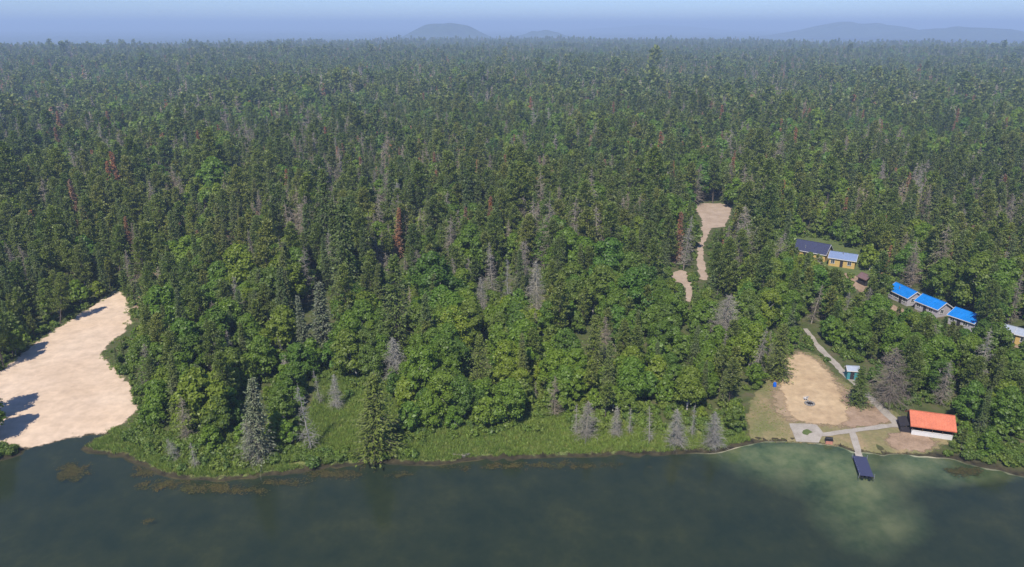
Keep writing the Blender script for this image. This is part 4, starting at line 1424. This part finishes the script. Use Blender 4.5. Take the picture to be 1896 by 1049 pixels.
# boathouse with the orange roof
t, e, (wx0, wx1, wy0, wy1) = cabin('boathouse', 'open-fronted boathouse with bright orange metal roof by the lake', 'boathouse', (1687, 787.5), 2.75, R(-17.1), 7.45, 2.8, 1.75,
                                   M['orange'], M['darkwood'], M['orange'], open_front=True, seams=0.46)
MB().box(wx0, wx1, wy0, wy0 + 0.12, -0.4, 0.92).build('low_front_wall', M['white'], t)
MB().box(wx0 - 0.05, wx1 + 0.05, wy0 - 0.06, wy0 + 0.18, 0.923, 0.98).build('counter', M['white'], t)
for i in range(5):
    xx = wx0 + 0.02 + (wx1 - wx0 - 0.16) * i / 4
    MB().box(xx, xx + 0.12, wy0 + 0.003, wy0 + 0.117, 0.983, e + 0.05).build('post', M['brownwood'], t)
MB().box(wx0 + 0.15, wx1 - 0.15, wy0 + 0.15, wy1 - 0.15, -0.02, 0.05).build('floor_deck', M['darkwood'], t)
# low dark stand-in, added for the shadow-like area off its left end
ls = MB().slab([(-1.5, 0.7, 1.3), (-0.07, 0.7, 1.75), (-0.07, 4.3, 1.75), (-1.5, 4.3, 1.3)], 0.07).build('dark_standin_top', M['darkwood'], t)
MB().box(-1.4, wx0 - 0.01, 0.82, 0.9, -0.3, 1.2).build('dark_standin_side', M['darkwood'], t)
MB().box(-1.42, -1.34, 0.905, 4.2, -0.3, 1.2).build('dark_standin_side', M['darkwood'], t)

# blue-roofed cabins
BG = 'blue-roofed cabins in a row'
cabin('cabin', 'grey-white cabin with bright blue roof, uppermost of the row', 'cabin', (1641, 534), 3.15, R(-77), 8.2, 2.7, 1.75, M['blue'], M['lavender'], M['white'], BG,
      (('front', 1.2, 2.2, 1.0, 2.0), ('front', 3.4, 4.4, 1.0, 2.0), ('front', 6.2, 7.2, 1.0, 2.0), ('right', 1.6, 2.6, 1.0, 2.0)), (('front', 4.9, 5.8),), chimney=(3.2, 1.4))
cabin('cabin', 'grey-white cabin with bright blue roof, middle one of the row', 'cabin', (1692, 556), 3.15, R(-70), 7.4, 2.7, 1.65, M['blue'], M['lavender'], M['white'], BG,
      (('front', 0.9, 1.9, 1.0, 2.0), ('front', 4.6, 5.6, 1.0, 2.0), ('right', 1.5, 2.5, 1.0, 2.0)), (('front', 2.9, 3.8),))
cabin('cabin', 'cabin with bright blue roof half hidden by pines, lowest of the row', 'cabin', (1753, 582), 3.15, R(-62), 7.0, 3.1, 1.55, M['blue'], M['lavender'], M['white'], BG,
      (('front', 0.9, 1.9, 1.0, 2.0), ('front', 4.2, 5.2, 1.0, 2.0)), (('front', 2.6, 3.5),))
# long house with navy roof and its pale-roofed yellow wing
cabin('house', 'long low house with dark navy roof in the trees', 'house', (1463, 460), 3.3, R(-40), 11.5, 3.6, 2.7, M['navy'], M['yellow'], M['white'], None,
      (('front', 1.5, 2.7, 0.9, 1.9), ('front', 6.0, 7.2, 0.9, 1.9), ('front', 8.5, 9.7, 0.9, 1.9)), (('front', 4.2, 5.2),), chimney=(4.4, 1.2), seams=0)
cabin('cottage', 'yellow cottage with pale blue metal roof beside the navy-roofed house', 'cottage', (1533, 476.5), 3.5, R(-31), 8.2, 2.6, 1.6, M['paleblue'], M['yellow'], M['white'], None,
      (('front', 1.0, 2.0, 1.0, 2.1), ('front', 5.8, 6.8, 1.0, 2.1)), (('front', 3.6, 4.5),), chimney=(4.0, 2.0), seams=0.5)
cabin('shed', 'small dark shed with brown-red roof below the yellow cottage', 'shed', (1586, 511), 2.9, R(-74), 3.8, 1.5, 1.2, M['maroon'], M['darkwood'], M['brownwood'], None, (), (('front', 1.4, 2.3),), seams=0)
cabin('hut', 'tiny teal hut with grey roof behind the dark conifer', 'hut', (1569, 686), 3.0, R(-8), 2.6, 1.1, 0.7, M['silver'], M['teal'], M['white'], None, (), (('front', 0.8, 1.6),), seams=0, over=0.2)
cabin('cabin', 'cabin with silver metal roof amid trees left of the picture edge', 'cabin', (1851, 609), 3.4, R(-50), 4.2, 1.8, 1.0, M['silver'], M['lavender'], M['white'], None, (('front', 1.4, 2.4, 1.0, 2.0),), (), seams=0.5)
cabin('cabin', 'cabin with silver-blue roof cut by the right picture edge', 'cabin', (1878, 618), 3.4, R(-45), 6.5, 2.0, 1.1, M['silver'], M['yellow'], M['white'], None, (('front', 1.4, 2.4, 1.0, 2.0),), (('front', 3.4, 4.3),), seams=0.5)

# ------------------------------------------------------------------ paths, dock and small things by the lawn
sheet('concrete_pad', [(1461, 785), (1486, 785.5), (1511, 787), (1526, 802), (1516, 815), (1474, 813)], M['concrete'], 0.12, 0.05, 1.2)
sheet('planting_patch', [(1488, 797), (1497, 795), (1503, 800), (1496, 805), (1486, 803)], M['turf'], 0.16, 0.1, 0.5, 0.8)
sheet('path', [(1524, 801), (1548, 798), (1576, 795), (1610, 791), (1650, 786), (1690, 788), (1690, 795), (1652, 793), (1612, 798), (1578, 802), (1550, 805), (1523, 807)], M['concrete'], 0.11, 0.06, 1.0)
sheet('path', [(1571, 800), (1583, 799), (1591, 820), (1599, 841), (1587, 841), (1579, 820)], M['concrete'], 0.10, 0.05, 1.0)
sheet('path', [(1487, 611), (1494, 610), (1522, 645), (1545, 668), (1564, 687), (1600, 722), (1640, 758), (1667, 784), (1655, 788), (1630, 765), (1594, 730), (1556, 692), (1536, 672), (1514, 650)], M['concrete'], 0.09, 0.1, 1.0)

A0, B0 = W(1578.6, 842.5, 0.45), W(1592, 880.5, 0.45)
dx, dy = B0[0] - A0[0], B0[1] - A0[1]
DL = math.hypot(dx, dy)
t = thing('dock', 'floating dock with dark navy decking reaching into the lake', 'dock', (A0[0], A0[1], 0.0), math.atan2(dy, dx))
bm_ = MB().box(0, 0.262, 0, 2.25, 0.36, 0.42).mesh('board', M['dock'])
nb_ = int(DL / 0.28)
for i in range(nb_):
    obj('board', bm_, t, (i * 0.28, 0, rnd.uniform(-0.004, 0.004)))
for yy in (0.05, 1.07, 2.08):
    MB().box(0.02, DL - 0.05, yy, yy + 0.12, 0.16, 0.352).build('beam', M['darkwood'], t)
for i in range(3):
    for yy in (0.35, 1.5):
        MB().tube([(0.6 + i * 2.3, yy + 0.2, 0.02), (1.7 + i * 2.3, yy + 0.2, 0.02)], [0.24, 0.24], 10).build('float_drum', M['iron'], t)
for (xx, yy) in ((0.3, 2.33), (DL - 0.3, 2.33), (DL - 0.1, -0.08), (0.3, -0.08)):
    p = MB().tube([(xx, yy, -1.2), (xx, yy, 0.95)], [0.05, 0.05], 8).build('post', M['steel'], t)
for i in range(5):
    MB().tube([(0.7 + i * 1.25, 0.1, 0.43), (0.7 + i * 1.25, 0.1, 0.5), (0.85 + i * 1.25, 0.1, 0.52)], [0.035, 0.035, 0.03], 6).build('cleat', M['steel'], t)
MB().box(-1.2, -0.02, 0.5, 1.7, 0.38, 0.44).build('gangway', M['plank'], t)

x, y, _ = W(1535, 815, 0.7)
t = thing('barbecue', 'pinkish brick barbecue with black iron top beside the concrete pad', 'barbecue', (x, y, gz(x, y)), R(-10))
for r_ in range(6):
    for c_ in range(5 if r_ % 2 == 0 else 4):
        xo = -0.62 + c_ * 0.25 + (0 if r_ % 2 == 0 else 0.125)
        for yy in (-0.36, 0.24):
            if r_ == 0 and c_ == 0:
                bk = MB().box(0, 0.24, 0, 0.115, 0, 0.11).mesh('brick', M['brick'])
            obj('brick', bk, t, (xo, yy, 0.02 + r_ * 0.118))
MB().box(-0.6, 0.6, -0.24, 0.235, 0.0, 0.66).build('core', M['stone'], t)
MB().box(-0.68, 0.68, -0.42, 0.42, 0.73, 0.8).build('grate', M['iron'], t)
MB().tube([(-0.6, 0.12, 0.95), (0.6, 0.12, 0.95)], [0.3, 0.3], 12).build('hood', M['iron'], t)

x, y, _ = W(1499, 748, 0.8)
t = thing('fire_pit', 'round stone fire pit with dark ash on the sandy court', 'fire pit', (x, y, gz(x, y) + 0.06), 0)
st = MB().tube([(0, 0, -0.05), (0, 0, 0.12), (0, 0, 0.27)], [0.2, 0.23, 0.12], 7).mesh('stone', M['stone'])
for i in range(12):
    o = obj('stone', st, t, (0.85 * math.cos(i * math.pi / 6), 0.85 * math.sin(i * math.pi / 6), 0), (0, 0, i * 1.3))
    o.scale = (rnd.uniform(0.85, 1.15),) * 3
MB().tube([(0, 0, -0.02), (0, 0, 0.06)], [0.72, 0.66], 16).build('ash_bed', M['iron'], t)
for i in range(4):
    a = i * 0.8
    MB().tube([(0.4 * math.cos(a), 0.4 * math.sin(a), 0.1), (-0.35 * math.cos(a), -0.35 * math.sin(a), 0.2)], [0.06, 0.05], 6).build('charred_log', M['darkwood'], t)


def chair(a, b, rz, label, mat):
    x, y, _ = W(a, b, 0.8)
    t = thing('chair', label, 'chair', (x, y, gz(x, y) + 0.07), rz)
    MB().box(-0.3, 0.3, -0.3, 0.3, 0.38, 0.43).build('seat', mat, t)
    for i in range(5):
        MB().slab([(-0.29 + i * 0.12, 0.27, 0.44), (-0.19 + i * 0.12, 0.27, 0.44), (-0.19 + i * 0.12, 0.5, 1.1), (-0.29 + i * 0.12, 0.5, 1.1)], 0.03).build('back_slat', mat, t)
    for sx in (-0.31, 0.25):
        MB().box(sx, sx + 0.06, -0.32, 0.36, 0.62, 0.66).build('armrest', mat, t)
        for sy in (-0.3, 0.24):
            MB().box(sx, sx + 0.06, sy, sy + 0.06, -0.03, 0.617 if sy < 0 else 0.378).build('leg', mat, t)


chair(1491, 741, R(200), 'white garden chair facing the stone fire pit', M['white'])
x, y, _ = W(1434, 716, 0.8)
t = thing('barrel', 'small bright blue plastic barrel at the edge of the lawn', 'barrel', (x, y, gz(x, y)), 0)
MB().tube([(0, 0, -0.03), (0, 0, 0.1), (0, 0, 0.45), (0, 0, 0.8), (0, 0, 0.9)], [0.29, 0.32, 0.35, 0.32, 0.28], 16).build('drum', M['bluepl'], t)
MB().tube([(0, 0, 0.903), (0, 0, 0.94)], [0.3, 0.3], 16).build('lid', M['bluepl'], t)
for zz in (0.25, 0.62):
    MB().tube([(0, 0, zz), (0, 0, zz + 0.04)], [0.365, 0.365], 16).build('hoop', M['bluepl'], t)

# bleached logs
for (a, b, a2, b2, r_, z_, label) in [(548, 640, 566, 648, 0.13, 2.2, 'pale fallen log lying in the leafy wood'), (362, 793, 372, 797, 0.09, 1.6, 'short white log in the shrubs near the marsh point'),
                                      (835, 838, 862, 842, 0.1, 0.75, 'bleached driftwood log on the mid shore marsh')]:
    x, y, _ = W(a, b, z_); x2, y2, _ = W(a2, b2, z_)
    z1 = gz(x, y) + (z_ - 0.75) + r_
    t = thing('fallen_log', label, 'log', (x, y, z1), math.atan2(y2 - y, x2 - x))
    ln = math.hypot(x2 - x, y2 - y)
    MB().tube([(0, 0, 0), (ln * 0.4, 0.05, 0.03), (ln, -0.03, 0.12)], [r_, r_ * 0.9, r_ * 0.6], 8).build('stem', M['deadwood'], t)
    for k in range(3):
        xx = ln * (0.25 + 0.25 * k)
        MB().tube([(xx, 0, 0.05), (xx + 0.2, 0.15 * (-1) ** k, 0.5)], [r_ * 0.4, r_ * 0.15], 5).build('branch_stub', M['deadwood'], t)

# ------------------------------------------------------------------ haze
m, nt, out = new_mat('pale_smoky_haze')
pv = N(nt, 'ShaderNodeVolumePrincipled')
pv.inputs['Color'].default_value = (0.56, 0.74, 1.0, 1)
pv.inputs['Density'].default_value = 0.00023
pv.inputs['Anisotropy'].default_value = 0.0
nt.links.new(pv.outputs[0], out.inputs['Volume'])
hz = MB().box(-20500, 20500, -700, 26500, -90, 165).build('haze', m)
tag(hz, 'pale blue haze in the air over the forest', 'haze', kind='stuff')
